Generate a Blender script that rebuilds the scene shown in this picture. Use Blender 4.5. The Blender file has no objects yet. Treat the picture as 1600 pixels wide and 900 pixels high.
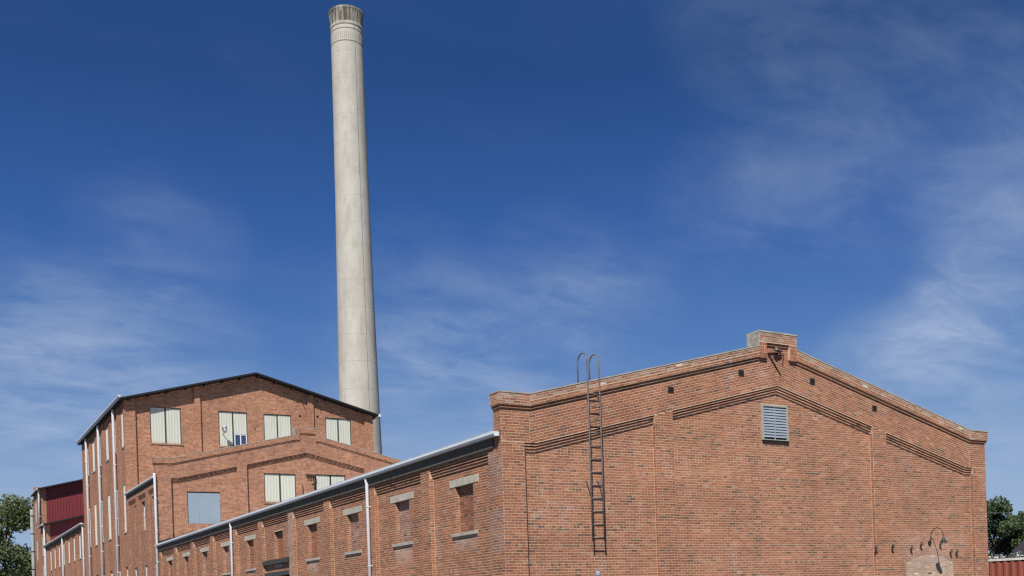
import bpy, math, random
import numpy as np
from mathutils import Vector, Matrix

random.seed(7)
RNG = np.random.default_rng(11)
scene = bpy.context.scene
COL = scene.collection

# ------------------------------------------------------------------ camera
YAW = math.atan(940 / 1640); ROLL = math.atan(0.034)
CAM = Vector((-12.921, -22.793, 1.65))
Fv = Vector((math.sin(YAW), math.cos(YAW), 0)); Rv = Vector((math.cos(YAW), -math.sin(YAW), 0)); Uv = Vector((0, 0, 1))
rc = Rv * math.cos(ROLL) - Uv * math.sin(ROLL); uc = Rv * math.sin(ROLL) + Uv * math.cos(ROLL)
cd = bpy.data.cameras.new('camera'); cam = bpy.data.objects.new('camera', cd); COL.objects.link(cam)
M3 = Matrix((rc, uc, -Fv)).transposed()
cam.matrix_world = Matrix.Translation(CAM) @ M3.to_4x4()
cd.sensor_width = 36; cd.lens = 1640 / 1600 * 36; cd.shift_y = (948 - 450) / 1600
cd.clip_start = 0.1; cd.clip_end = 6000
scene.camera = cam

# ------------------------------------------------------------------ world, sun, exposure
SUN = Vector((-0.420, -0.512, 0.749)).normalized()
w = bpy.data.worlds.new('World'); scene.world = w; w.use_nodes = True
nt = w.node_tree; nt.nodes.clear()
def N(t, **k):
    n = nt.nodes.new(t)
    for a, b in k.items(): setattr(n, a, b)
    return n
def LK(a, b): nt.links.new(a, b)
def MATH(op, a, b=None, clamp=False):
    n = N('ShaderNodeMath', operation=op); n.use_clamp = clamp
    for i, v in enumerate((a, b)):
        if v is None: continue
        if isinstance(v, (int, float)): n.inputs[i].default_value = v
        else: LK(v, n.inputs[i])
    return n.outputs[0]
sky = N('ShaderNodeTexSky', sky_type='NISHITA'); sky.sun_disc = False
sky.sun_elevation = math.asin(SUN.z); sky.sun_rotation = math.atan2(SUN.x, SUN.y)
sky.altitude = 1200; sky.air_density = 1.0; sky.dust_density = 0.35; sky.ozone_density = 2.6
hs = N('ShaderNodeHueSaturation'); hs.inputs['Saturation'].default_value = 1.30; hs.inputs['Value'].default_value = 0.80
LK(sky.outputs[0], hs.inputs['Color'])
tc = N('ShaderNodeTexCoord')
sep = N('ShaderNodeSeparateXYZ'); LK(tc.outputs['Generated'], sep.inputs[0])
zz = MATH('ADD', MATH('MAXIMUM', sep.outputs[2], 0.0), 0.22)
comb = N('ShaderNodeCombineXYZ')
LK(MATH('DIVIDE', sep.outputs[0], zz), comb.inputs[0]); LK(MATH('DIVIDE', sep.outputs[1], zz), comb.inputs[1])
def noise(scale, detail, rough, dist, rot, sc, seed):
    m = N('ShaderNodeMapping'); m.inputs['Rotation'].default_value = (0, 0, rot); m.inputs['Scale'].default_value = sc
    m.inputs['Location'].default_value = (seed, seed * .7, 0)
    LK(comb.outputs[0], m.inputs[0])
    n = N('ShaderNodeTexNoise'); n.inputs['Scale'].default_value = scale; n.inputs['Detail'].default_value = detail
    n.inputs['Roughness'].default_value = rough; n.inputs['Distortion'].default_value = dist
    LK(m.outputs[0], n.inputs['Vector']); return n.outputs[0]
def ramp(v, a, b):
    n = N('ShaderNodeMapRange', interpolation_type='SMOOTHSTEP'); LK(v, n.inputs[0])
    n.inputs[1].default_value = a; n.inputs[2].default_value = b; return n.outputs[0]
fib = ramp(noise(2.3, 10, 0.60, 0.7, 0.9, (1.0, 2.3, 1), 3.1), 0.34, 0.80)
soft = ramp(noise(1.1, 5, 0.55, 0.6, 0.6, (1.0, 1.5, 1), 8.4), 0.38, 0.76)
puff = ramp(noise(7.0, 9, 0.62, 0.5, 0.3, (1.0, 1.3, 1), 5.7), 0.32, 0.74)
base = MATH('MULTIPLY', MATH('MULTIPLY', fib, soft), 0.5)
# banks of thin cirrus: (direction, angular radius in degrees, weight)
banks = [((0.7687, 0.5382, 0.3455), 2.6, 0.3), ((0.7803, 0.5431, 0.3101), 2.4, 0.4), ((0.7848, 0.5541, 0.2774), 2.3, 0.46), ((0.7820, 0.5714, 0.2489), 2.0, 0.5),
         ((0.7741, 0.5914, 0.2260), 1.9, 0.52), ((0.7604, 0.6139, 0.2119), 1.8, 0.46), ((0.7415, 0.6395, 0.2031), 1.8, 0.4), ((0.7282, 0.6568, 0.1960), 1.8, 0.3),
         ((0.7179, 0.5681, 0.4022), 6, 0.26), ((0.7504, 0.5523, 0.3632), 4.5, 0.28), ((0.7452, 0.5115, 0.4279), 7, 0.3), ((0.5948, 0.6475, 0.4763), 2.4, 0.26),
         ((0.6256, 0.6289, 0.4616), 3, 0.2), ((0.6712, 0.5903, 0.4485), 5, 0.22), ((0.6271, 0.6989, 0.3440), 2.4, 0.34), ((0.6666, 0.6618, 0.3430), 2.4, 0.22),
         ((0.7017, 0.6225, 0.3467), 2.4, 0.24), ((0.5088, 0.8089, 0.2946), 2.6, 0.32), ((0.5614, 0.7788, 0.2797), 2.6, 0.4), ((0.5362, 0.7991, 0.2718), 2.2, 0.28),
         ((0.4029, 0.8717, 0.2789), 3.0, 0.3), ((0.4355, 0.8595, 0.2676), 2.6, 0.26), ((0.2079, 0.9233, 0.3229), 2.4, 0.46), ((0.1749, 0.9302, 0.3226), 2.4, 0.24),
         ((0.0908, 0.9716, 0.2186), 3.5, 0.6), ((0.1458, 0.9665, 0.2110), 3.5, 0.56), ((0.0853, 0.9806, 0.1765), 5, 0.5), ((0.2238, 0.9470, 0.2303), 2.6, 0.5),
         ((0.1559, 0.9752, 0.1573), 5, 0.4), ((0.4241, 0.8811, 0.2095), 4, 0.55), ((0.4527, 0.8745, 0.1743), 4.5, 0.5), ((0.5075, 0.8350, 0.2125), 3, 0.3),
         ((0.8066, 0.5646, 0.1749), 4, 0.5), ((0.8235, 0.5545, 0.1198), 6, 0.5), ((0.7727, 0.6084, 0.1811), 3.5, 0.36)]
tot = None; plume = None
for d, r, wt in banks:
    v = Vector(d).normalized()
    vm = N('ShaderNodeVectorMath', operation='DOT_PRODUCT'); LK(tc.outputs['Generated'], vm.inputs[0]); vm.inputs[1].default_value = v
    b = MATH('MULTIPLY', ramp(vm.outputs['Value'], math.cos(math.radians(r * 1.8)), 1.0), wt * (.13 if r > 4 and d[2] > .3 else .17 if .19 < d[0] < .21 and d[2] > .3 else .27))
    if r < 2.7 and d[0] > .74: plume = b if plume is None else MATH('ADD', plume, b)
    else: tot = b if tot is None else MATH('ADD', tot, b)
tex = MATH('ADD', MATH('MULTIPLY', fib, 0.75), MATH('MULTIPLY', puff, 0.55))
cl = MATH('ADD', MATH('ADD', MATH('MULTIPLY', base, 0.10), MATH('MULTIPLY', tot, MATH('ADD', tex, 0.12))), MATH('MULTIPLY', plume, MATH('ADD', MATH('MULTIPLY', tex, 0.75), 0.42)), True)
mx = N('ShaderNodeMix', data_type='RGBA'); LK(cl, mx.inputs['Factor'])
tint = N('ShaderNodeMix', data_type='RGBA', blend_type='MULTIPLY'); tint.inputs['Factor'].default_value = 1; LK(hs.outputs[0], tint.inputs['A']); tint.inputs['B'].default_value = (.98, 1.02, 1.36, 1)
# clear dry air seen through a polariser: deep blue overhead, paling to the horizon
cr = N('ShaderNodeValToRGB'); LK(sep.outputs[2], cr.inputs[0]); els = cr.color_ramp.elements
stops = [(0.0, (5.8, 7.5, 10.3)), (.10, (4.8, 6.8, 9.9)), (.17, (2.9, 5.0, 8.9)), (.235, (1.5, 3.4, 7.8)), (.33, (.66, 2.0, 6.1)), (.45, (.34, 1.12, 3.6)), (1.0, (.26, .9, 3.0))]
els[0].position = 0; els[1].position = 1
for p_, c_ in stops[1:-1]: els.new(p_)
for e_, (p_, c_) in zip(els, stops): e_.position = p_; e_.color = tuple(v_ / 12 for v_ in c_) + (1,)
sc12 = N('ShaderNodeVectorMath', operation='SCALE'); sc12.inputs['Scale'].default_value = 12; LK(cr.outputs[0], sc12.inputs[0])
hz = N('ShaderNodeMix', data_type='RGBA'); hz.inputs['Factor'].default_value = .8; LK(tint.outputs['Result'], hz.inputs['A']); LK(sc12.outputs[0], hz.inputs['B'])
LK(hz.outputs['Result'], mx.inputs['A']); mx.inputs['B'].default_value = (7.2, 8.6, 11.2, 1)
bg = N('ShaderNodeBackground'); bg.inputs['Strength'].default_value = 0.05; LK(mx.outputs['Result'], bg.inputs['Color'])
out = N('ShaderNodeOutputWorld'); LK(bg.outputs[0], out.inputs[0])

ld = bpy.data.lights.new('sun', 'SUN'); ld.energy = 4.8; ld.angle = math.radians(0.53); ld.color = (1.0, 0.955, 0.89)
lo = bpy.data.objects.new('sun', ld); COL.objects.link(lo); lo.rotation_euler = SUN.to_track_quat('Z', 'Y').to_euler(); lo.location = (-30, -40, 60)
vs = scene.view_settings; vs.view_transform = 'Standard'; vs.look = 'None'; vs.exposure = 0.36; vs.gamma = 1.0; vs.use_curve_mapping = False
scene.render.engine = 'CYCLES'
scene.cycles.use_denoising = False; scene.cycles.use_adaptive_sampling = False; scene.cycles.filter_width = 1.3; scene.cycles.max_bounces = 6; scene.cycles.diffuse_bounces = 3

# ------------------------------------------------------------------ materials
MATS = {}
def newmat(name):
    m = bpy.data.materials.new(name); m.use_nodes = True; t = m.node_tree; b = t.nodes['Principled BSDF']
    b.inputs['Specular IOR Level'].default_value = 0.3
    MATS[name] = m; return m, t, b
def nd(t, typ, **k):
    n = t.nodes.new(typ)
    for a, v in k.items(): setattr(n, a, v)
    return n
def mixc(t, fac, a, b, blend='MIX'):
    n = nd(t, 'ShaderNodeMix', data_type='RGBA', blend_type=blend)
    for s, v in (('Factor', fac), ('A', a), ('B', b)):
        if isinstance(v, (int, float)): n.inputs[s].default_value = v
        elif isinstance(v, tuple): n.inputs[s].default_value = (*v, 1)
        else: t.links.new(v, n.inputs[s])
    return n.outputs['Result']
def tnoise(t, scale, detail=4, rough=.55, sc=(1, 1, 1), dist=0):
    g = nd(t, 'ShaderNodeNewGeometry'); m = nd(t, 'ShaderNodeMapping'); m.inputs['Scale'].default_value = sc
    t.links.new(g.outputs['Position'], m.inputs[0])
    n = nd(t, 'ShaderNodeTexNoise'); n.inputs['Scale'].default_value = scale; n.inputs['Detail'].default_value = detail
    n.inputs['Roughness'].default_value = rough; n.inputs['Distortion'].default_value = dist
    t.links.new(m.outputs[0], n.inputs['Vector']); return n.outputs[0]
def tramp(t, v, a, b, lo=0., hi=1.):
    n = nd(t, 'ShaderNodeMapRange'); t.links.new(v, n.inputs[0])
    n.inputs[1].default_value = a; n.inputs[2].default_value = b; n.inputs[3].default_value = lo; n.inputs[4].default_value = hi; return n.outputs[0]
def bump(t, b, v, strength, dist=0.01):
    n = nd(t, 'ShaderNodeBump'); n.inputs['Strength'].default_value = strength; n.inputs['Distance'].default_value = dist
    t.links.new(v, n.inputs['Height']); t.links.new(n.outputs[0], b.inputs['Normal'])

def plain(name, c, rough=.7, metal=0., var=.18, scale=3., streak=(1, 1, 1), c2=None):
    m, t, b = newmat(name)
    n = tramp(t, tnoise(t, scale, 5, .6, streak), .35, .7)
    t.links.new(mixc(t, n, c, c2 or tuple(x * (1 - var) for x in c)), b.inputs['Base Color'])
    b.inputs['Roughness'].default_value = rough; b.inputs['Metallic'].default_value = metal
    return m
# hand-laid bricks: every brick carries its own colour
m, t, b = newmat('brick')
at = nd(t, 'ShaderNodeAttribute', attribute_name='col')
b1 = tramp(t, tnoise(t, .5, 4, .6), .3, .72, .78, 1.16)          # broad patches
b2 = tramp(t, tnoise(t, 1.0, 4, .6, (.22, .22, 2.4)), .3, .7, .84, 1.14)   # batches of bricks, course by course
b3 = tramp(t, tnoise(t, 1.0, 5, .65, (2.2, 2.2, .16)), .52, .76, 1.0, .72)  # run-down stains
ma = nd(t, 'ShaderNodeMath', operation='MULTIPLY'); t.links.new(b1, ma.inputs[0]); t.links.new(b2, ma.inputs[1])
mb_ = nd(t, 'ShaderNodeMath', operation='MULTIPLY'); t.links.new(ma.outputs[0], mb_.inputs[0]); t.links.new(b3, mb_.inputs[1]); big = mb_.outputs[0]
fine = tramp(t, tnoise(t, 45, 3, .6), .3, .7, .86, 1.14)
mm = nd(t, 'ShaderNodeMath', operation='MULTIPLY'); t.links.new(big, mm.inputs[0]); t.links.new(fine, mm.inputs[1])
vm = nd(t, 'ShaderNodeVectorMath', operation='SCALE'); t.links.new(at.outputs['Color'], vm.inputs[0]); t.links.new(mm.outputs[0], vm.inputs['Scale'])
eff = tramp(t, tnoise(t, 1.1, 6, .68, (1, 1, .6)), .60, .78, 0, .26)
t.links.new(mixc(t, eff, vm.outputs[0], (.43, .34, .28)), b.inputs['Base Color']); b.inputs['Roughness'].default_value = .9
bump(t, b, tnoise(t, 60, 4, .7), .35, .006)
# mortar bed between them
m, t, b = newmat('mortar')
c1 = mixc(t, tramp(t, tnoise(t, .8, 5, .6), .35, .7), (.555, .405, .275), (.46, .32, .212))
t.links.new(mixc(t, tramp(t, tnoise(t, 1.1, 6, .68, (1, 1, .6)), .56, .75), c1, (.66, .57, .51)), b.inputs['Base Color']); b.inputs['Roughness'].default_value = .95
# brickwork too far off to tell the bricks apart
def farbrick(name, c1, c2, mort, msize=.010, blotch=.9):
    m, t, b = newmat(name)
    g = nd(t, 'ShaderNodeNewGeometry'); sp = nd(t, 'ShaderNodeSeparateXYZ'); t.links.new(g.outputs['Position'], sp.inputs[0])
    sn = nd(t, 'ShaderNodeSeparateXYZ'); t.links.new(g.outputs['True Normal'], sn.inputs[0])
    ab = nd(t, 'ShaderNodeMath', operation='ABSOLUTE'); t.links.new(sn.outputs[0], ab.inputs[0])
    gt = nd(t, 'ShaderNodeMath', operation='GREATER_THAN'); t.links.new(ab.outputs[0], gt.inputs[0]); gt.inputs[1].default_value = .6
    mf = nd(t, 'ShaderNodeMix', data_type='FLOAT'); t.links.new(gt.outputs[0], mf.inputs['Factor']); t.links.new(sp.outputs[0], mf.inputs['A']); t.links.new(sp.outputs[1], mf.inputs['B'])
    cb = nd(t, 'ShaderNodeCombineXYZ'); t.links.new(mf.outputs['Result'], cb.inputs[0]); t.links.new(sp.outputs[2], cb.inputs[1])
    br = nd(t, 'ShaderNodeTexBrick'); t.links.new(cb.outputs[0], br.inputs['Vector'])
    br.inputs['Scale'].default_value = 1; br.inputs['Brick Width'].default_value = .214; br.inputs['Row Height'].default_value = .07
    br.inputs['Mortar Size'].default_value = msize; br.inputs['Mortar Smooth'].default_value = .1; br.inputs['Bias'].default_value = -.1
    br.inputs['Color1'].default_value = (*c1, 1); br.inputs['Color2'].default_value = (*c2, 1); br.inputs['Mortar'].default_value = (*mort, 1)
    # runs of darker and paler bricks along the courses
    mp = nd(t, 'ShaderNodeMapping'); mp.inputs['Scale'].default_value = (1.0, 5.0, 1); t.links.new(cb.outputs[0], mp.inputs[0])
    n1 = nd(t, 'ShaderNodeTexNoise'); n1.inputs['Scale'].default_value = 1.6; n1.inputs['Detail'].default_value = 5; n1.inputs['Roughness'].default_value = .7
    t.links.new(mp.outputs[0], n1.inputs['Vector'])
    run = tramp(t, n1.outputs[0], .3, .7, 1 - .42 * blotch, 1 + .32 * blotch)
    big0 = tramp(t, tnoise(t, .35, 4, .6), .3, .7, .86, 1.14); spk = tramp(t, tnoise(t, 5.5, 3, .75), .3, .7, .74, 1.26)
    bm = nd(t, 'ShaderNodeMath', operation='MULTIPLY'); t.links.new(big0, bm.inputs[0]); t.links.new(spk, bm.inputs[1]); big = bm.outputs[0]
    mu = nd(t, 'ShaderNodeMath', operation='MULTIPLY'); t.links.new(run, mu.inputs[0]); t.links.new(big, mu.inputs[1])
    vm = nd(t, 'ShaderNodeVectorMath', operation='SCALE'); t.links.new(br.outputs['Color'], vm.inputs[0]); t.links.new(mu.outputs[0], vm.inputs['Scale'])
    ef = tramp(t, tnoise(t, .9, 7, .7, (1, 1, .5)), .62, .80, 0, .35)
    t.links.new(mixc(t, ef, vm.outputs[0], (.40, .34, .31)), b.inputs['Base Color']); b.inputs['Roughness'].default_value = .92
    bump(t, b, br.outputs['Fac'], -.5, .01)
farbrick('brick_far', (.355, .146, .080), (.240, .100, .058), (.39, .25, .165), .010, .8)
farbrick('brick_mid', (.330, .130, .073), (.222, .092, .055), (.38, .245, .165), .011, .8)
farbrick('brick_jamb', (.33, .135, .078), (.25, .10, .06), (.43, .30, .21), .012, .5)
plain('coping', (.42, .385, .32), .9, 0, .45, 2.2)
plain('render', (.36, .34, .295), .95, 0, .5, 7.)
plain('lintel', (.47, .44, .36), .9, 0, .28, 5.)
plain('sill', (.48, .44, .39), .9, 0, .5, 9., (1, 4, 1))
plain('gutter', (.66, .70, .73), .35, .0, .08, 2.)
plain('white_paint', (.66, .67, .70), .4, 0, .06, 2.)
plain('fascia', (.12, .11, .09), .8, 0, .4, 4.)
plain('timber', (.065, .068, .06), .8, 0, .5, 6.)
plain('roof_metal', (.50, .53, .55), .5, .2, .15, 1.)
plain('roof_dark', (.014, .013, .014), .7, 0, .3, 2.)
plain('felt', (.03, .03, .032), .9, 0, .3, 5.)
plain('panel', (.50, .51, .435), .55, 0, .08, 2.5, (1, 1, .3))
plain('panel_white', (.62, .62, .56), .5, 0, .08, 2.)
plain('frame_dark', (.05, .05, .04), .7, 0, .2)
plain('board_blue', (.235, .29, .345), .6, 0, .10, .9)
plain('siding_red', (.175, .032, .036), .5, 0, .14, .6)
plain('louvre_grey', (.30, .34, .39), .5, .1, .12, 3.)
plain('louvre_frame', (.33, .36, .30), .6, 0, .15, 4.)
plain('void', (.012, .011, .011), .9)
plain('steel_old', (.20, .19, .185), .55, .25, .5, 14., (1, 1, .4), (.13, .095, .08))
plain('old_porcelain', (.10, .075, .06), .5, 0, .3, 20.)
plain('iron', (.055, .04, .035), .7, .2, .4, 12.)
plain('green_enamel', (.02, .045, .04), .4, 0, .3, 8.)
plain('galvanised', (.27, .31, .36), .6, .0, .2, 6.)
plain('flue_grey', (.27, .28, .27), .6, 0, .25, 1.5)
plain('alu', (.62, .65, .70), .25, .8, .1)
plain('glass_sheet', (.02, .025, .035), .08)
plain('glass_blue', (.045, .06, .12), .12)
plain('container_red', (.30, .085, .058), .55, .0, .35, 1.6, (1, 1, .25))
plain('container_rail_sunlit', (.62, .60, .57), .6, 0, .25, 4.)  # near-white tone paints the sunlit look onto the red container's top rail
plain('shingle', (.05, .042, .05), .9, 0, .3, 6.)
plain('stucco', (.42, .36, .30), .9)
plain('bark', (.10, .075, .055), .95, 0, .4, 8., (1, 1, .2))
plain('pole_wood', (.13, .095, .07), .95, 0, .4, 8., (1, 1, .2))
plain('wire', (.25, .27, .30), .6)
# concrete of the stack: lift joints, stains
m, t, b = newmat('stack_concrete')
n1 = tramp(t, tnoise(t, .45, 6, .62, (1, 1, .55)), .32, .70)
c = mixc(t, n1, (.485, .465, .41), (.385, .365, .315))
n2 = tramp(t, tnoise(t, 1.7, 6, .7, (1, 1, .35)), .50, .68, 0, .58)
c = mixc(t, n2, c, (.30, .28, .24))
n3 = tramp(t, tnoise(t, 2.6, 5, .7), .62, .74, 0, .55)
c = mixc(t, n3, c, (.60, .575, .51))
t.links.new(c, b.inputs['Base Color']); b.inputs['Roughness'].default_value = .93
bump(t, b, tnoise(t, 4, 6, .7), .35, .05)
m, t, b = newmat('stack_sooty')
n1 = tramp(t, tnoise(t, 2.2, 4, .7, (1.6, 1.6, .14)), .40, .58)
t.links.new(mixc(t, n1, (.34, .315, .265), (.085, .078, .066)), b.inputs['Base Color']); b.inputs['Roughness'].default_value = .95
plain('stack_line', (.23, .215, .18), .9)
plain('stack_joint', (.415, .39, .335), .9, 0, .3, 1.5)
# leaves
def leafmat(name, c1, c2):
    m, t, b = newmat(name)
    at = nd(t, 'ShaderNodeAttribute', attribute_name='col'); sx = nd(t, 'ShaderNodeSeparateXYZ'); t.links.new(at.outputs['Color'], sx.inputs[0])
    col = mixc(t, sx.outputs[0], c1, c2); t.links.new(col, b.inputs['Base Color']); b.inputs['Roughness'].default_value = .6
    tr = nd(t, 'ShaderNodeBsdfTranslucent'); t.links.new(col, tr.inputs[0]); ms = nd(t, 'ShaderNodeMixShader'); ms.inputs[0].default_value = .32
    t.links.new(b.outputs[0], ms.inputs[1]); t.links.new(tr.outputs[0], ms.inputs[2]); t.links.new(ms.outputs[0], t.nodes['Material Output'].inputs[0])
leafmat('leaf_olive', (.085, .115, .045), (.19, .215, .09))
leafmat('leaf_dark', (.045, .080, .034), (.115, .155, .065))
leafmat('leaf_grey', (.060, .085, .048), (.135, .160, .090))
leafmat('blossom', (.55, .55, .50), (.75, .75, .72))
m, t, b = newmat('ground')
t.links.new(mixc(t, tramp(t, tnoise(t, .15, 6, .6), .4, .65), (.105, .098, .09), (.075, .073, .07)), b.inputs['Base Color']); b.inputs['Roughness'].default_value = .95
bump(t, b, tnoise(t, 12, 5, .7), .5, .03)

# ------------------------------------------------------------------ mesh helpers
def V(*a): return np.array(a, float)
ZB = 5.60; FD = .120; ST = .029                     # depth of the panels behind the piers, and of one corbel step
class Fr:                                   # a wall's own axes: a along it, z up it, d out of it
    def __init__(s, o, u, n, w=(0, 0, 1)): s.o = V(*o); s.u = V(*u); s.n = V(*n); s.w = V(*w)
    def __call__(s, a, z, d): return s.o + s.u * a + s.w * z + s.n * d
FRONT = lambda Y: Fr((0, Y, 0), (1, 0, 0), (0, -1, 0))
LEFT = Fr((0, 0, 0), (0, 1, 0), (-1, 0, 0))
class MB:
    def __init__(s): s.v = []; s.f = []; s.c = None
    def add(s, vs, fs):
        k = len(s.v); s.v += [tuple(map(float, p)) for p in vs]; s.f += [tuple(i + k for i in f) for f in fs]; return s
    def box(s, fr, a0, a1, z0, z1, d0, d1): return s.slab(fr, [(a0, z0), (a1, z0), (a1, z1), (a0, z1)], d0, d1)
    def slab(s, fr, poly, d0, d1):          # a polygon on the wall given thickness from d0 (front) to d1 (back)
        n = len(poly)
        vs = [fr(a, z, d0) for a, z in poly] + [fr(a, z, d1) for a, z in poly]
        fs = [tuple(range(n)), tuple(range(2 * n - 1, n - 1, -1))] + [(i, i + n, (i + 1) % n + n, (i + 1) % n) for i in range(n)]
        if np.dot(np.cross(fr.u, fr.w), fr.n) < 0: fs = [f[::-1] for f in fs]
        return s.add(vs, fs)
    def tube(s, pts, r, n=8, close=False, cap=True):
        pts = [Vector(p) for p in pts]; k = len(pts); rings = []
        rr = r if isinstance(r, (list, tuple)) else [r] * k
        up = Vector((0.13, 0.31, 1)); vs = []
        for i, p in enumerate(pts):
            tdir = (pts[min(i + 1, k - 1)] - pts[max(i - 1, 0)]).normalized()
            if abs(tdir.dot(up.normalized())) > .98: up = Vector((1, .2, .1))
            x = tdir.cross(up).normalized(); y = tdir.cross(x).normalized()
            vs += [p + (x * math.cos(2 * math.pi * j / n) + y * math.sin(2 * math.pi * j / n)) * rr[i] for j in range(n)]
        fs = [(i * n + j, i * n + (j + 1) % n, (i + 1) * n + (j + 1) % n, (i + 1) * n + j) for i in range(k - 1) for j in range(n)]
        if cap: fs += [tuple(range(n))[::-1], tuple((k - 1) * n + j for j in range(n))]
        return s.add(vs, fs)
    def lathe(s, c, prof, n=48, cap=True):
        vs = [(c[0] + r * math.cos(2 * math.pi * j / n), c[1] + r * math.sin(2 * math.pi * j / n), c[2] + z) for r, z in prof for j in range(n)]
        k = len(prof)
        fs = [(i * n + j, i * n + (j + 1) % n, (i + 1) * n + (j + 1) % n, (i + 1) * n + j) for i in range(k - 1) for j in range(n)]
        return s.add(vs, fs)
    def build(s, name, mat, parent=None, smooth=False, inv=None):
        me = bpy.data.meshes.new(name); me.from_pydata(s.v, [], s.f); me.update()
        if smooth:
            me.polygons.foreach_set('use_smooth', [True] * len(me.polygons))
        me.materials.append(MATS[mat]); o = bpy.data.objects.new(name, me); COL.objects.link(o)
        if parent: attach(o, parent)
        return o
def wloc(p):
    v = Vector(p.location)
    while p.parent: p = p.parent; v = v + Vector(p.location)
    return v
def attach(o, p):                           # geometry is written in world coordinates; parents only carry a location
    o.parent = p; o.location = Vector(o.location) - wloc(p)
def thing(name, label, cat, loc, group=None):
    o = bpy.data.objects.new(name, None); COL.objects.link(o); o.location = loc; o.empty_display_size = .3
    return tag(o, label, cat, group)
def tag(o, label, cat, group=None):
    o['label'] = label; o['category'] = cat
    if group: o['group'] = group
    return o
def cells(mb, fr, prof, zbot, d0, d1, holes=()):
    """wall slab below the profile polyline with rectangular openings (a0, a1, z0, z1)"""
    xs = sorted(set([round(p[0], 4) for p in prof] + [round(h, 4) for q in holes for h in q[:2] if prof[0][0] < h < prof[-1][0]]))
    px = [p[0] for p in prof]; pz = [p[1] for p in prof]
    for a0, a1 in zip(xs, xs[1:]):
        if a1 - a0 < 1e-4: continue
        t0, t1 = np.interp([a0, a1], px, pz); am = (a0 + a1) / 2; lo = zbot
        for h in sorted([h for h in holes if h[0] < am < h[1]], key=lambda q: q[2]):
            if h[2] > lo + 1e-4: mb.box(fr, a0, a1, lo, h[2], d0, d1)
            lo = h[3]
        mb.slab(fr, [(a0, lo), (a1, lo), (a1, t1), (a0, t0)], d0, d1)
    return mb

# ------------------------------------------------------------------ bricks
PAL = {
 'red':   [((.298, .112, .062), 50), ((.350, .146, .080), 26), ((.225, .096, .062), 10), ((.260, .116, .082), 11), ((.36, .21, .14), 3)],
 'field': [((.318, .130, .073), 52), ((.366, .162, .098), 28), ((.258, .110, .068), 8), ((.285, .124, .080), 10), ((.37, .22, .14), 2)],
 'side':  [((.300, .116, .060), 50), ((.355, .146, .076), 27), ((.230, .096, .058), 11), ((.265, .120, .080), 9), ((.36, .22, .145), 3)],
 'corb':  [((.40, .18, .11), 60), ((.46, .24, .16), 40)],  # paler than the wall bricks: sunlit lip of the corbels put into the colour
 'cap':   [((.315, .138, .092), 40), ((.36, .27, .21), 22), ((.28, .21, .165), 22), ((.25, .118, .086), 14), ((.60, .56, .48), 2)],
 'pale':  [((.47, .345, .27), 50), ((.43, .30, .23), 30), ((.51, .39, .31), 17), ((.68, .65, .60), 2)],
 'arch':  [((.39, .24, .19), 50), ((.35, .20, .15), 36), ((.31, .185, .145), 14)],
}
def pick(pal, dark=0.):
    P = PAL[pal]; r = random.random() * 100; c = P[0][0]
    for col, wgt in P:
        r -= wgt
        if r < 0: c = col; break
    if dark and random.random() < dark: c = (.15, .090, .065)
    j = random.uniform(.90, 1.10); g = random.uniform(.95, 1.05)
    return (c[0] * j, c[1] * j * g, c[2] * j * g)
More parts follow.
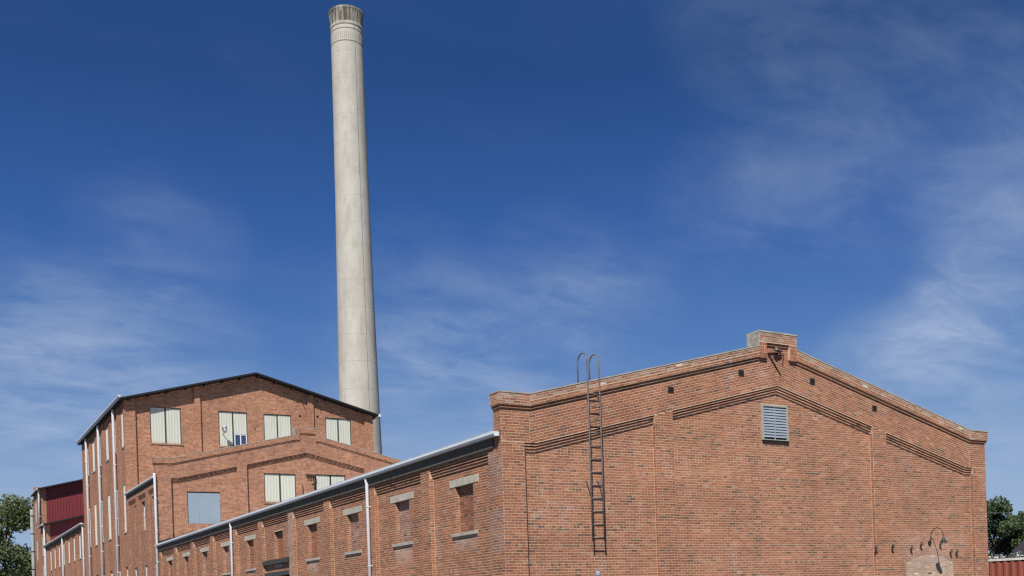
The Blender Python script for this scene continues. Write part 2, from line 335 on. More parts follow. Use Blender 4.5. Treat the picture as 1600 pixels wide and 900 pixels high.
class Bricks:
    def __init__(s): s.rows = []
    def one(s, fr, a0, a1, z0, z1, d, col, depth=.02): s.rows.append((fr, a0, a1, z0, z1, d, col, depth))
    def fill(s, fr, d, z0, z1, span, pal='red', h=.07, L=.214, head=7, depth=.02, hdark=.22, off=0):
        k0 = math.floor(z0 / h + 1e-6); k1 = math.ceil(z1 / h - 1e-6)
        for k in range(k0, k1):
            zb, zt = max(z0, k * h), min(z1, (k + 1) * h)
            if zt - zb < .03: continue
            header = head and (k % head == 3)
            Lb = L / 2 if header else L
            sh = (k % 2) * Lb / 2 + off + (k * 7919 % 13 - 6) * .0025
            for a0, a1 in span((zb + zt) / 2):
                i = math.floor((a0 - sh) / Lb); x = a0
                while x < a1 - 1e-4:
                    nx = min(a1, sh + (i + 1) * Lb); i += 1
                    if nx - x < .03: 
                        x = nx if nx <= a0 + .03 else x
                        if nx >= a1: break
                        continue
                    if a1 - nx < .03: nx = a1
                    j = random.uniform(-.002, .002)
                    s.one(fr, x + .0052 + j, nx - .0052 + j, zb + .0082, zt - .0082, d + random.uniform(-.0015, .0015), pick(pal, hdark * (.25 + 2.2 * max(0, math.sin(x * .8 + k * 37.7)) ** 4) if header else .012 + .22 * max(0, math.sin(x * .55 + k * 91.3)) ** 10), depth)
                    x = nx
    def mesh(s, name, rows):
        n = len(rows); vs = np.empty((n, 8, 3)); cs = np.empty((n, 8, 4)); fl = np.zeros(n, bool)
        for i, (fr, a0, a1, z0, z1, d, c, dp) in enumerate(rows):
            q = fr.o
            p0 = q + fr.u * a0; p1 = q + fr.u * a1; w0 = fr.w * z0; w1 = fr.w * z1; f = fr.n * d; bk = fr.n * (d - dp)
            vs[i] = (p0 + w0 + f, p1 + w0 + f, p1 + w1 + f, p0 + w1 + f, p0 + w0 + bk, p1 + w0 + bk, p1 + w1 + bk, p0 + w1 + bk)
            cs[i, :, :3] = c; cs[i, :, 3] = 1
            fl[i] = np.dot(np.cross(fr.u, fr.w), fr.n) < 0
        pat = np.array([[0, 1, 2, 3], [0, 4, 5, 1], [1, 5, 6, 2], [2, 6, 7, 3], [3, 7, 4, 0]])
        idx = np.where(fl[:, None, None], pat[:, ::-1][None], pat[None]) + (np.arange(n) * 8)[:, None, None]
        me = bpy.data.meshes.new(name)
        me.vertices.add(n * 8); me.vertices.foreach_set('co', vs.ravel())
        me.loops.add(n * 20); me.loops.foreach_set('vertex_index', idx.ravel().astype(np.int32))
        me.polygons.add(n * 5); me.polygons.foreach_set('loop_start', np.arange(0, n * 20, 4, dtype=np.int32))
        me.polygons.foreach_set('use_smooth', np.zeros(n * 5, bool)); me.update(calc_edges=True)
        a = me.attributes.new('col', 'FLOAT_COLOR', 'POINT'); a.data.foreach_set('color', cs.ravel())
        me.materials.append(MATS['brick']); return me
    def build(s, name, parent, rows=None):
        o = bpy.data.objects.new(name, s.mesh(name, rows or s.rows)); COL.objects.link(o); attach(o, parent); o['kind'] = 'stuff'; return o
def single_bricks(rows, parent):
    """the nearest bricks, each an object of its own; meshes shared by colour"""
    variants = []
    for i in range(28):
        b = Bricks(); b.one(Fr((0, 0, 0), (1, 0, 0), (0, -1, 0)), 0, 1, 0, 1, 0, pick('red', .03), .02); variants.append(b.mesh('brick', b.rows))
    for i, (fr, a0, a1, z0, z1, d, c, dp) in enumerate(rows):
        o = bpy.data.objects.new('brick', variants[i % 28] if random.random() < .5 else random.choice(variants)); COL.objects.link(o)
        p = fr(a0, z0, d); o.location = p; o.scale = (a1 - a0, 1, z1 - z0)
        attach(o, parent)

# ------------------------------------------------------------------ ground
g = MB(); g.add([(-2500, -2500, 0), (2500, -2500, 0), (2500, 2500, 0), (-2500, 2500, 0)], [(0, 1, 2, 3)])
go = g.build('ground', 'ground'); go['kind'] = 'structure'

# ------------------------------------------------------------------ gable front with parapet, used by the two gabled sheds
def gable(parent, fr, W, pier, pil, T0, knee, slope, B0, bknee, blk, blkT, zbot, detail, holes=(), BR=None, cmat='mortar', arch=None):
    C = W / 2
    T = lambda x: T0 + max(0, min(x, W - x) - knee) * slope
    B = lambda x: B0 + max(0, min(x, W - x) - bknee) * slope
    e = .0022 if detail else 0.0
    th = .42 if not detail else .38
    FD, ST = (.12, .029) if detail else (.17, .04)
    wall = MB()
    nodes = lambda f, xs: [(x, f(x)) for x in xs]
    mid = [pier, bknee, pil[0], pil[1], C, W - pil[1], W - pil[0], W - bknee, W - pier]
    cells(wall, fr, nodes(lambda x: B(x) - .10, mid), zbot, -FD - e, -th, holes)
    for a0, a1 in ((e, pier - e), (W - pier + e, W - e)): wall.box(fr, a0, a1, zbot, B0, -e, -th)
    for a0, a1 in (pil, (W - pil[1], W - pil[0])):
        wall.slab(fr, [(a0 + e, zbot), (a1 - e, zbot), (a1 - e, B(a1)), (a0 + e, B(a0))], -e, -.2)
    xs = [e, pier, knee, bknee, C, W - bknee, W - knee, W - pier, W - e]; xs = sorted(set(xs))
    for x0, x1 in zip(xs, xs[1:]):
        wall.slab(fr, [(x0, B(x0)), (x1, B(x1)), (x1, T(x1) - .03), (x0, T(x0) - .03)], -e, -th + .002)
    wall.box(fr, blk[0] + .02, blk[1] - .02, T(blk[0]) - .3, blkT - .03, -e - .001, -th - .04)
    wo = wall.build('front_wall', cmat, parent)
    # sloped frames for the two rakes
    ang = math.atan(slope); ca, sa = math.cos(ang), math.sin(ang)
    fl = Fr(fr.o + fr.u * 0 + V(0, 0, 0), (ca, 0, sa), fr.n, (-sa, 0, ca))
    frr = Fr(fr.o + fr.u * W, (-ca, 0, sa), fr.n, (sa, 0, ca))
    def rake(mb_or_br, dz0, dz1, base, d, x0, x1, pal, h, both=True, dback=-.2, name=None):
        """a strip parallel to the rake: vertical offsets dz0..dz1 from base(x), between x0 and x1 (left half), mirrored"""
        n0 = (base(x1) - x1 * slope + dz0) * ca; n1 = (base(x1) - x1 * slope + dz1) * ca
        for f in (fl, frr):
            def span(n):
                s0 = (x0 + n * sa) / ca; s1 = (x1 + n * sa) / ca
                return [(s0, s1)]
            mb_or_br.fill(f, d, n0, n1, span, pal=pal, h=h, head=0, L=.214)
    corb = [(0, ST), (1, 2 * ST), (2, 3 * ST)]
    bays = [(pier, pil[0]), (pil[1], C), ]
    cm = MB()
    for j, off in corb:
        z1, z0 = -.0725 * j, -.0725 * (j + 1) + .002
        for a0, a1 in ((pier, pil[0]), (pil[1], W - pil[1]), (W - pil[0], W - pier)):
            xx = sorted(set([a0, a1] + [x for x in (bknee, C, W - bknee) if a0 < x < a1]))
            for x0, x1 in zip(xx, xx[1:]):
                cm.slab(fr, [(x0, B(x0) + z0), (x1, B(x1) + z0), (x1, B(x1) + (z0 + .04)), (x0, B(x0) + (z0 + .04))], -off - e, -.25)
                cm.slab(fr, [(x0, B(x0) + z0 + .036), (x1, B(x1) + z0 + .036), (x1, B(x1) + z1 + .004), (x0, B(x0) + z1 + .004)], -off - .09, -.25)
    cm.build('corbel', cmat, parent)
    # cap: overhanging weathered brick on two oversailing courses, thin cement on top
    capm = MB(); cem = MB()
    CO = .08
    def strip(mb, f0, f1, d0, d1, ext):
        pts = [-ext, knee, blk[0]]
        for x0, x1 in zip(pts, pts[1:]):
            for mir in (0, 1):
                p = [(x0, f0(max(x0, 0))), (x1, f0(x1)), (x1, f1(x1)), (x0, f1(max(x0, 0)))]
                if mir: p = [(W - a, z) for a, z in p][::-1]
                mb.slab(fr, p, d0, d1)
    strip(capm, lambda x: T(x) - .32, lambda x: T(x) - .02, CO - e, -th - .02, CO - e)
    strip(capm, lambda x: T(x) - .395, lambda x: T(x) - .318, CO / 2 - e, -th - .01, CO / 2 - e)
    strip(cem, lambda x: T(x) - .022, lambda x: T(x) + .012, CO + .012, -th - .04, CO + .012)
    # stepped-up block on the ridge
    b0, b1 = blk
    inn = .29
    capm.box(fr, b0, b1, blkT - .32, blkT - .02, CO + .001 - e, -th - .03)
    for a0, a1 in ((b0, b0 + inn), (b1 - inn, b1)):
        zl = T(a0) - .32 if a0 < C else T(a1) - .32
        capm.box(fr, a0 + .001, a1 - .001, zl, blkT - .3, CO + .0005 - e, -th - .03)
    capm.box(fr, b0 + inn - .01, b1 - inn + .01, blkT - .395, blkT - .318, CO / 2 - e, -.1)
    cem.box(fr, b0 - .015, b1 + .015, blkT - .022, blkT + .02, CO + .015, -th - .05)
    capm.build('parapet_cap', cmat, parent); cem.build('coping', 'coping', parent)
    for a0, a1 in ((b0 - .02, b0 - .002), (b1 + .002, b1 + .02)):
        rd = MB(); rd.box(fr, a0, a1, T(b0) - .05, blkT - .022, .07, -th - .045); rd.build('cement_render', 'render', parent)
    if not detail: return wo
    # ---- the bricks
    hx = list(holes)
    def cut(iv, z):
        for h in hx:
            if h[2] < z < h[3]:
                iv = [q for a0, a1 in iv for q in ((a0, min(a1, h[0])), (max(a0, h[1]), a1)) if q[1] - q[0] > .03]
        if arch:
            hw = arch['half'](z)
            if hw > 0:
                iv = [q for a0, a1 in iv for q in ((a0, min(a1, arch['c'] - hw)), (max(a0, arch['c'] + hw), a1)) if q[1] - q[0] > .03]
        return iv
    def fieldspan(lo, hi):
        def f(z):
            xl = bknee + (z + .235 - B0) / slope if z + .235 > B0 else 0
            a0, a1 = max(lo, xl), min(hi, W - xl)
            return cut([(a0, a1)], z) if a1 - a0 > .05 else []
        return f
    for lo, hi in ((pier, pil[0]), (pil[1], W - pil[1]), (W - pil[0], W - pier)):
        BR.fill(fr, -FD, zbot, B(min(C, hi if lo < C else W - lo)) - .2, fieldspan(lo, hi), 'field')
    BR.fill(fr, 0, zbot, B0, lambda z: [(0, pier), (W - pier, W)])
    BR.fill(fr, 0, B0, T0 - .40, lambda z: [(0, knee), (W - knee, W)])
    for a0, a1 in (pil, (W - pil[1], W - pil[0])):
        def pspan(z, a0=a0, a1=a1):
            xl = bknee + (z - B0) / slope if z > B0 else 0
            q = (max(a0, xl), a1) if a0 < C else (a0, min(a1, W - xl))
            return [q] if q[1] - q[0] > .04 else []
        BR.fill(fr, 0, zbot, max(B(a0), B(a1)), pspan)
    # returns of the piers facing the camera side
    for a in (pil[0], W - pil[1], W - pier):
        BR.fill(Fr(fr.o + fr.u * a, -fr.n, -fr.u), 0, zbot, B(a) - .2, lambda z: [(.0, FD - .005)], L=.2, head=0, depth=.012)
    rake(BR, 0, 1e-6 + (T(C) - B(C)) - .40, B, 0, knee + .0, C, 'red', .07)
    for j, off in corb:
        for x0, x1 in ((bknee, pil[0]), (pil[1], C)):
            rake(BR, -.0725 * (j + 1) - .004, -.0725 * j - .030, B, -off, x0, x1, 'corb', 1.0)
        for q0, q1 in ((pier, bknee), (W - bknee, W - pier)):
            x = q0
            while x < q1 - .03: BR.one(fr, x + .005, min(q1, x + .2) - .005, B0 - .0725 * (j + 1) + .003, B0 - .0725 * j - .034, -off, pick('corb')); x += .2
    rake(BR, -.32, -.19, T, CO, knee, b0 + .12, 'red', .065)
    rake(BR, -.19, -.024, T, CO, knee, b0 + .12, 'cap', .062)
    rake(BR, -.395, -.325, T, CO / 2, knee, b0 + inn, 'red', 1.0)
    for q in ((-CO, knee), (W - knee, W + CO)):
        BR.fill(fr, CO, T0 - .32, T0 - .024, lambda z: [q], pal='cap', h=.062, head=0)
        BR.one(fr, max(q[0], -CO / 2), min(q[1], W + CO / 2), T0 - .392, T0 - .328, CO / 2, pick('red'))
    sl = Fr(fr.o, -fr.n, -fr.u)              # left return of the cap and pier
    BR.fill(sl, CO, T0 - .32, T0 - .024, lambda z: [(-CO, th)], pal='cap', h=.062, head=0)
    BR.fill(sl, CO / 2, T0 - .392, T0 - .328, lambda z: [(-CO / 2, th)], h=1.0, head=0)
    BR.fill(fr, CO + .001, blkT - .32, blkT - .024, lambda z: [(b0, b1)], pal='cap', h=.062, head=0)
    BR.fill(fr, CO + .0005, T(b0) - .36, blkT - .32, lambda z: [(b0, b0 + inn), (b1 - inn, b1)], h=.2, L=.145, head=0, pal='red')
    x = b0 + inn
    while x < b1 - inn - .05: BR.one(fr, x + .005, min(x + .2, b1 - inn) - .005, blkT - .39, blkT - .326, CO / 2, pick('red')); x += .2
    BR.fill(fr, 0.001, T(b0) - .34, blkT - .39, lambda z: [(max(b0 + inn, b0 + (z - T(b0) + .40) / slope * 0 + inn), b1 - inn)], head=0)
    return wo

def gutter(parent, y0, y1, z, x_out=-.19, x_in=-.05, mat='gutter', h=.105):
    prof = [(x_in, z), (x_in, z - h), (x_out + .03, z - h), (x_out, z - h * .45), (x_out, z + .012), (x_out + .014, z + .012), (x_out + .014, z - h * .4), (x_out + .037, z - h + .012), (x_in - .01, z - h + .012), (x_in - .01, z)]
    n = len(prof)
    m = MB(); m.add([(x, y0, zz) for x, zz in prof] + [(x, y1, zz) for x, zz in prof], [(i, (i + 1) % n, (i + 1) % n + n, i + n) for i in range(n)])
    for y in (y0, y1): m.box(Fr((0, y, 0), (1, 0, 0), (0, -1, 0)), x_out - .001, x_in + .001, z - h, z + .004, .004, -.004)
    o = m.build('gutter', mat, parent)
    k = MB(); y = y0 + .6
    while y < y1: k.box(Fr((0, y, 0), (1, 0, 0), (0, -1, 0)), x_out - .002, x_in, z + .006, z + .022, .012, -.012); y += .9
    k.build('gutter_strap', mat, o); return o
def downpipe(parent, y, z0, z1, x=-.08, r=.055, mat='white_paint'):
    m = MB(); m.tube([(x, y, z0), (x, y, z1 - .2), (x - .015, y, z1 - .1), (x - .02, y, z1)], r, 10)
    o = m.build('downpipe', mat, parent, True)
    z = z0 + 1.2
    while z < z1 - .4: b = MB(); b.box(Fr((0, y, 0), (1, 0, 0), (0, -1, 0)), x - r - .0015, .0, z, z + .03, r + .0015, -r - .0015); b.build('pipe_bracket', mat, o); z += 1.9
    return o
def roof(parent, W, y0, y1, ze, slope, over=.1, th=.08, mat='roof_metal'):
    m = MB(); f = Fr((0, y0, 0), (1, 0, 0), (0, -1, 0)); c = W / 2
    zt = lambda x: ze + min(x, W - x) * slope
    m.slab(f, [(-over, zt(-over) - th), (c, zt(c) - th), (c, zt(c)), (-over, zt(-over))], 0, -(y1 - y0))
    m.slab(f, [(c, zt(c) - th), (W + over, zt(W + over) - th), (W + over, zt(W + over)), (c, zt(c))], 0, -(y1 - y0))
    return m.build('roof', mat, parent)
def shell(parent, W, y0, y1, zs, mat, front=False):
    """right and rear walls of a shed"""
    m = MB(); f = Fr((0, y1, 0), (1, 0, 0), (0, 1, 0))
    m.slab(f, [(0.1, 0), (W - .1, 0), (W - .1, zs[0]), (W / 2, zs[1]), (.1, zs[0])], 0, -.3)
    m.build('rear_wall', mat, parent)
    m = MB(); m.box(Fr((W, 0, 0), (0, 1, 0), (1, 0, 0)), y0 + .4, y1 - .31, 0, zs[0], 0, -.3); m.build('side_wall', mat, parent)

# ------------------------------------------------------------------ 1. the long low shed with the big gable
L1 = 41.9; W1 = 18.8
shed = thing('brick_building', 'long low red brick shed with big parapet gable facing right, ladder on its wall', 'building', (0, 0, 0))
FM = FRONT(0.0)
BF = Bricks()
LV = (8.82, 9.86, 6.28, 7.32)
vents = [(5.41, 7.47), (7.99, 8.14), (10.81, 8.12), (13.47, 7.48)]
ARC = 15.97
zo = lambda x: 3.16 - .46 * (x / 1.2) ** 2
zi = lambda x: 2.89 - .28 * (x / 1.14) ** 2
def half(z):
    if z > 3.16: return 0
    return 1.14 if z < 2.58 else min(1.2, 1.2 * math.sqrt(max(0, (3.16 - z) / .46)))
fw = gable(shed, FM, W1, .67, (4.83, 5.45), 7.03, .83, .2495, 5.79, 1.02, (8.66, 10.14 + .0), 9.41, 0, True, [LV], BF, arch={'c': ARC, 'half': half})
# bricked-up arch: three rowlock rings and a pale infill
for ring in range(3):
    nb = 34
    for i in range(nb):
        x0, x1 = -1.2 + 2.4 * i / nb, -1.2 + 2.4 * (i + 1) / nb; xm = (x0 + x1) / 2
        if abs(xm) > 1.18: continue
        f0, f1 = ring / 3, (ring + 1) / 3
        zb = zi(xm) * (1 - f0) + zo(xm) * f0; zt = zi(xm) * (1 - f1) + zo(xm) * f1
        sl = -.88 * xm / 1.44; an = math.atan(sl); o = FM(ARC + xm, (zb + zt) / 2, 0)
        BF.one(Fr(o, (math.cos(an), 0, math.sin(an)), FM.n, (-math.sin(an), 0, math.cos(an))), -.029, .029, -(zt - zb) / 2 + .006, (zt - zb) / 2 - .006, -FD + .004, pick('arch'), .02)
BF.fill(FM, -FD - .001, 0, 2.89, lambda z: [(ARC - (1.14 if z < 2.56 else 1.14 * math.sqrt(max(0, (2.89 - z) / .28))), ARC + (1.14 if z < 2.56 else 1.14 * math.sqrt(max(0, (2.89 - z) / .28))))], pal='pale', head=0, hdark=0)
def arch_salt(r):
    if r[0] is not FM or r[5] > -.05: return r
    x, z = (r[1] + r[2]) / 2 - ARC, (r[3] + r[4]) / 2; q = 1 - max(abs(x) / 1.5, (z - 3.0) / .75, 0) if z > 2.6 else 0
    f = max(0, q) * random.uniform(.2, .8)
    return r[:6] + (tuple(a + (b_ - a) * f for a, b_ in zip(r[6], (.42, .31, .27))),) + r[7:]
BF.rows = [arch_salt(r) for r in BF.rows]
# the 300 bricks that show largest are objects of their own
cand = []
for i, r in enumerate(BF.rows):
    if r[0] is FM and r[2] - r[1] > .15 and abs(r[5]) < .01:
        c = r[0]((r[1] + r[2]) / 2, (r[3] + r[4]) / 2, r[5])
        if c[2] > 2.55 and c[2] < 6.6: cand.append((np.linalg.norm(c - np.array(CAM)) , i))
cand.sort(); take = set(i for _, i in cand[:300])
single_bricks([BF.rows[i] for i in sorted(take)], fw)
BF.build('brickwork', fw, [r for i, r in enumerate(BF.rows) if i not in take])
for vx, vz in vents:
    m = MB(); m.box(FM, vx - .10, vx + .10, vz - .085, vz + .085, .014, -.02); v_ = m.build('vent_grille', 'iron', shed)
    k = MB(); k.box(FM, vx - .07, vx + .07, vz - .055, vz + .055, .017, -.01); k.build('vent_opening', 'void', v_)
for rx_, rz_ in ((1.10, 4.84), (1.22, 4.55), (1.36, 4.28)):
    m = MB(); m.box(FM, rx_ - .012, rx_ + .012, rz_ - .11, rz_ + .11, -FD + .002, -FD - .02); m.build('mortar_repair', 'coping', shed)
# louvre
m = MB(); a0, a1, z0, z1 = LV
for q in ((a0, a0 + .07, z0, z1), (a1 - .05, a1, z0, z1), (a0 + .07, a1 - .05, z1 - .05, z1), (a0 + .07, a1 - .05, z0, z0 + .03)): m.box(FM, *q, -.085, -.25)
lvo = m.build('louvre', 'louvre_frame', shed)
m = MB(); m.box(FM, a0, a1, z0 - .04, z0, -.06, -.2); m.build('louvre_dark_gap', 'void', lvo)  # near-black strip painting the dark gap at the foot of the louvre
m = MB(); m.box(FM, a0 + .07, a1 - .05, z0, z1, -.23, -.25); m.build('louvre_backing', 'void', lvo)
ns = 11; hh = (z1 - .05 - z0 - .09) / ns
for i in range(ns):
    zb = z0 + .09 + i * hh; m = MB()
    m.add([FM(a0 + .072, zb, -.10), FM(a1 - .052, zb, -.10), FM(a1 - .052, zb + hh * .97, -.125), FM(a0 + .072, zb + hh * .97, -.125),
           FM(a0 + .072, zb, -.108), FM(a1 - .052, zb, -.108), FM(a1 - .052, zb + hh * .97, -.133), FM(a0 + .072, zb + hh * .97, -.133)],
          [(0, 1, 2, 3), (7, 6, 5, 4), (0, 4, 5, 1), (3, 2, 6, 7), (0, 3, 7, 4), (1, 5, 6, 2)]); m.build('slat', 'louvre_grey', lvo)
m = MB(); m.box(FM, (a0 + a1) / 2 - .012, (a0 + a1) / 2 + .012, z0 + .03, z1 - .05, -.094, -.15); m.build('mullion', 'louvre_grey', lvo)

# left (long) wall of the shed
BL = Bricks(); bays = [(.73 + 4.11 * k, 4.23 + 4.11 * k) for k in range(10)]
pils = [(0, .73)] + [(bays[k][1], bays[k + 1][0]) for k in range(9)] + [(bays[9][1], L1)]
wins = []
for k, (y0, y1) in enumerate(bays):
    yc = y0 + 1.62
    if k == 4: wins.append((yc - .55, yc + .55, 3.92, 5.03)); wins.append((y0 + .02, y1 - .02, 0, 3.32))
    else: wins.append((yc - .53, yc + .53, 3.70, 4.98))
core = MB(); e = .0022
cells(core, LEFT, [(.38, 5.5), (L1, 5.5)], 0, -FD - e, -.44, wins)
core.box(LEFT, .385, L1, 5.5, 5.76, -.15, -.44)
for y0, y1 in pils: core.box(LEFT, max(y0 + e, .385), y1 - e, 0, ZB, -e, -.2)
core.box(LEFT, .385, L1, ZB, 5.75, -e, -.19)
for y0, y1 in bays:
    for j in range(3):
        core.box(LEFT, y0, y1, ZB - .0725 * (j + 1) + .002, ZB - .0725 * j - .034, -ST * (j + 1) - e, -.25)
        core.box(LEFT, y0, y1, ZB - .0725 * j - .034, ZB - .0725 * j + .002, -ST * (j + 1) - .09, -.25)
for yw0, yw1, z0, z1 in wins:
    if z0 > 0: core.box(LEFT, yw0 - .05, yw1 + .05, z0 - .05, z1 + .05, -FD - .148, -.43)
lw = core.build('long_wall', 'mortar', shed)
for yw0, yw1, z0, z1 in wins:
    if z0 > 0:
        for y in ((yw0 - .002, yw0 + .006), (yw1 - .006, yw1 + .002)): jam = MB(); jam.box(LEFT, y[0], y[1], z0, z1, -FD - .002, -.34); jam.build('jamb', 'brick_jamb', shed)
def lspan(lo, hi):
    def f(z):
        iv = [(lo, hi)]
        for h in wins + lint:
            if h[2] < z < h[3] and h[0] < hi and h[1] > lo: iv = [q for a, b_ in iv for q in ((a, min(b_, h[0])), (max(a, h[1]), b_)) if q[1] - q[0] > .03]
        return iv
    return f
lint = []
for k, (y0, y1) in enumerate(bays):
    if k != 4:
        yc = y0 + 1.62; lint += [(yc - .86, yc + .86, 4.96, 5.19), (yc - .73, yc + .73, 3.59, 3.71)]
for k, (y0, y1) in enumerate(bays): BL.fill(LEFT, -FD, 0, ZB - .2175, lspan(y0, y1), 'side')
for y0, y1 in pils: BL.fill(LEFT, 0, 0, ZB, lambda z: [(y0, y1)], 'side', off=.03)
BL.fill(LEFT, 0, ZB, 5.74, lambda z: [(0, L1)], 'side')
BL.fill(LEFT, 0, 5.74, 6.63, lambda z: [(0, .38)], 'side')
for y0, y1 in bays:
    for j in range(3): BL.fill(LEFT, -ST * (j + 1), ZB - .0725 * (j + 1) - .004, ZB - .0725 * j - .030, lambda z: [(y0, y1)], 'corb', h=1.0, head=0)
for y0, y1 in pils[1:]: BL.fill(Fr((0, y0, 0), (1, 0, 0), (0, -1, 0)), 0, 0, 5.36, lambda z: [(.0, FD - .005)], 'side', L=.2, head=0, depth=.012)
for yw0, yw1, z0, z1 in wins:
    if z0 > 0: BL.fill(LEFT, -FD - .14, z0, z1, lambda z: [(yw0, yw1)], ('field', 'arch', 'field', 'side')[int(yw0 * 3.7) % 4], off=.05 + yw0 % .1)
def stain(r):
    fr, a0, a1, z0, z1, d, c, dp = r
    if fr is not LEFT: return r
    a, z = (a0 + a1) / 2, (z0 + z1) / 2; f = 0; to = (.44, .38, .35)
    k = int((a - .73) // 4.11)
    if 0 <= k < 10 and k != 4 and z < 3.6 and abs(a - (.73 + 4.11 * k + 1.62)) < .62: f = max(0, 1 - (3.6 - z) / (.45 + .3 * math.sin(k * 2.3))) * random.uniform(.3, .9)
    if a < .73 and (4.5 < z < 5.6 or 3.0 < z < 4.1): f = random.uniform(.2, .7); to = (.30, .20, .19)
    if abs(a - 17.0) < .45 and z > 2: f = random.uniform(.2, .75); to = (.38, .30, .29)
    return (fr, a0, a1, z0, z1, d, tuple(x + (y - x) * f for x, y in zip(c, to)), dp)
BL.rows = [stain(r) for r in BL.rows]
BL.build('brickwork', lw)
for k, (y0, y1) in enumerate(bays):
    yc = y0 + 1.62
    if k == 4:
        m = MB(); m.box(LEFT, y0 - .06, y1 + .04, 3.72, 3.90, .012, -.2); m.build('door_beam', 'timber', shed)
        m = MB(); m.box(LEFT, yc - .55, yc + .55, 5.03, 5.07, -FD + .015, -.25); m.build('lintel', 'lintel', shed)
        m = MB(); m.box(LEFT, yc - .5, yc + .5, 3.58, 3.69, -FD + .04, -.25); m.build('sill', 'sill', shed)
        m = MB(); m.box(LEFT, y0 + .02, y1 - .02, 3.22, 3.40, -.05, -.25); m.build('door_beam', 'timber', shed)
        m = MB(); m.box(LEFT, y0, y1, 0, 3.3, -.40, -.43); dr = m.build('door', 'timber', shed)
        for i in range(10):
            q = MB(); q.box(LEFT, y0 + .03 + i * .345, y0 + .365 + i * .345, .05, 3.2, -.375, -.41); q.build('plank', 'timber', dr)
    else:
        m = MB(); m.box(LEFT, yc - .85, yc + .85, 4.975, 5.18, -FD + .012, -.30); m.build('lintel', 'lintel', shed)
        m = MB(); m.box(LEFT, yc - .72, yc + .72, 3.615, 3.70, -FD + .055, -.31); m.build('sill', 'sill', shed)
m = MB(); m.box(LEFT, .39, L1 - .01, 5.68, 6.0, .045, -.01); m.build('fascia', 'fascia', shed)  # real eave board, dropped lower so its dark colour stands for shaded brick
gutter(shed, .03, L1 - .02, 6.03)
downpipe(shed, 8.72, 0, 5.94); downpipe(shed, 25.25, 0, 5.94)
roof(shed, W1, .38, L1 - .002, 6.12, .2495, .12)
shell(shed, W1, 0, L1 - .5, (6.0, 8.2), 'brick_far')
m = MB(); pts = []
rf = random.Random(4); xx = np.linspace(.05, 18.7, 60)
top = [6.12 + min(x, W1 - x) * .2495 + .16 + rf.uniform(-.05, .09) for x in xx]; bot = [6.12 + min(x, W1 - x) * .2495 - .02 for x in xx]
FF = FRONT(L1)
for i in range(59): m.slab(FF, [(xx[i], bot[i]), (xx[i + 1], bot[i + 1]), (xx[i + 1], top[i + 1]), (xx[i], top[i])], .02 + rf.uniform(0, .03), .002)
m.build('flashing', 'felt', shed)

# ------------------------------------------------------------------ windows of the taller blocks
def ribbed(fr, a0, a1, z0, z1, d, pitch=.19, rib=.012):
    m = MB(); xs = []; a = a0
    while a < a1 - 1e-3:
        for t_, h in ((0, 0), (.52, 0), (.60, 1), (.86, 1), (.94, 0)):
            x = a + t_ * pitch
            if x < a1: xs.append((x, d + h * rib))
        a += pitch
    xs.append((a1, d)); n = len(xs)
    vs = [fr(x, z0, q) for x, q in xs] + [fr(x, z1, q) for x, q in xs] + [fr(a0, z0, d - .03), fr(a1, z0, d - .03), fr(a1, z1, d - .03), fr(a0, z1, d - .03)]
    fs = [(i, i + 1, n + i + 1, n + i) for i in range(n - 1)] + [(2 * n, 2 * n + 3, 2 * n + 2, 2 * n + 1), (0, n, 2 * n + 3, 2 * n), (n - 1, 2 * n + 1, 2 * n + 2, 2 * n - 1)]
    return m.add(vs, fs)
def panel_window(parent, fr, a0, a1, z0, z1, d=-.16, rec=.10, small=None, lift=None, sill=True):
    m = MB(); b = .05; dd = d - rec
    for q in ((a0, a0 + b, z0, z1), (a1 - b, a1, z0, z1), (a0 + b, a1 - b, z1 - b, z1), (a0 + b, a1 - b, z0, z0 + .03)): m.box(fr, *q, dd + .02, dd - .1)
    am = (a0 + a1) / 2; m.box(fr, am - .05, am + .05, z0 + .03, z1 - b, dd + .015, dd - .1)
    m.box(fr, a0 + b, a1 - b, z0, z1 - b, dd - .08, dd - .11)
    o = m.build('window', 'frame_dark', parent)
    ribbed(fr, a0 + b, am - .05, z0 + .03, z1 - b, dd).build('panel', 'panel', o)
    zlo = small or lift or z0 + .03
    ribbed(fr, am + .05, a1 - b, zlo, z1 - b, dd + (.0 if not lift else .02)).build('panel', 'panel', o)
    if small:
        f = MB(); x0, x1, zz0, zz1 = am + .08, a1 - b, z0 + .03, small - .03; c = (x0 + x1) / 2
        for q in ((x0, x0 + .06, zz0, zz1), (x1 - .06, x1, zz0, zz1), (c - .035, c + .035, zz0, zz1), (x0 + .06, c - .035, zz0, zz0 + .06), (c + .035, x1 - .06, zz0, zz0 + .06), (x0 + .06, c - .035, zz1 - .05, zz1), (c + .035, x1 - .06, zz1 - .05, zz1)): f.box(fr, *q, dd + .03, dd - .05)
        f.build('sash', 'white_paint', o)
        for p0, p1 in ((x0 + .06, c - .035), (c + .035, x1 - .06)):
            q = MB(); q.box(fr, p0, p1, zz0 + .06, zz1 - .05, dd + .0, dd - .01); q.build('pane', 'glass_blue', o)
    if sill: s_ = MB(); s_.box(fr, a0 - .06, a1 + .09, z0 - .09, z0 - .002, d + .06, d - rec - .08); s_.build('sill', 'brick_jamb', o)
    return o
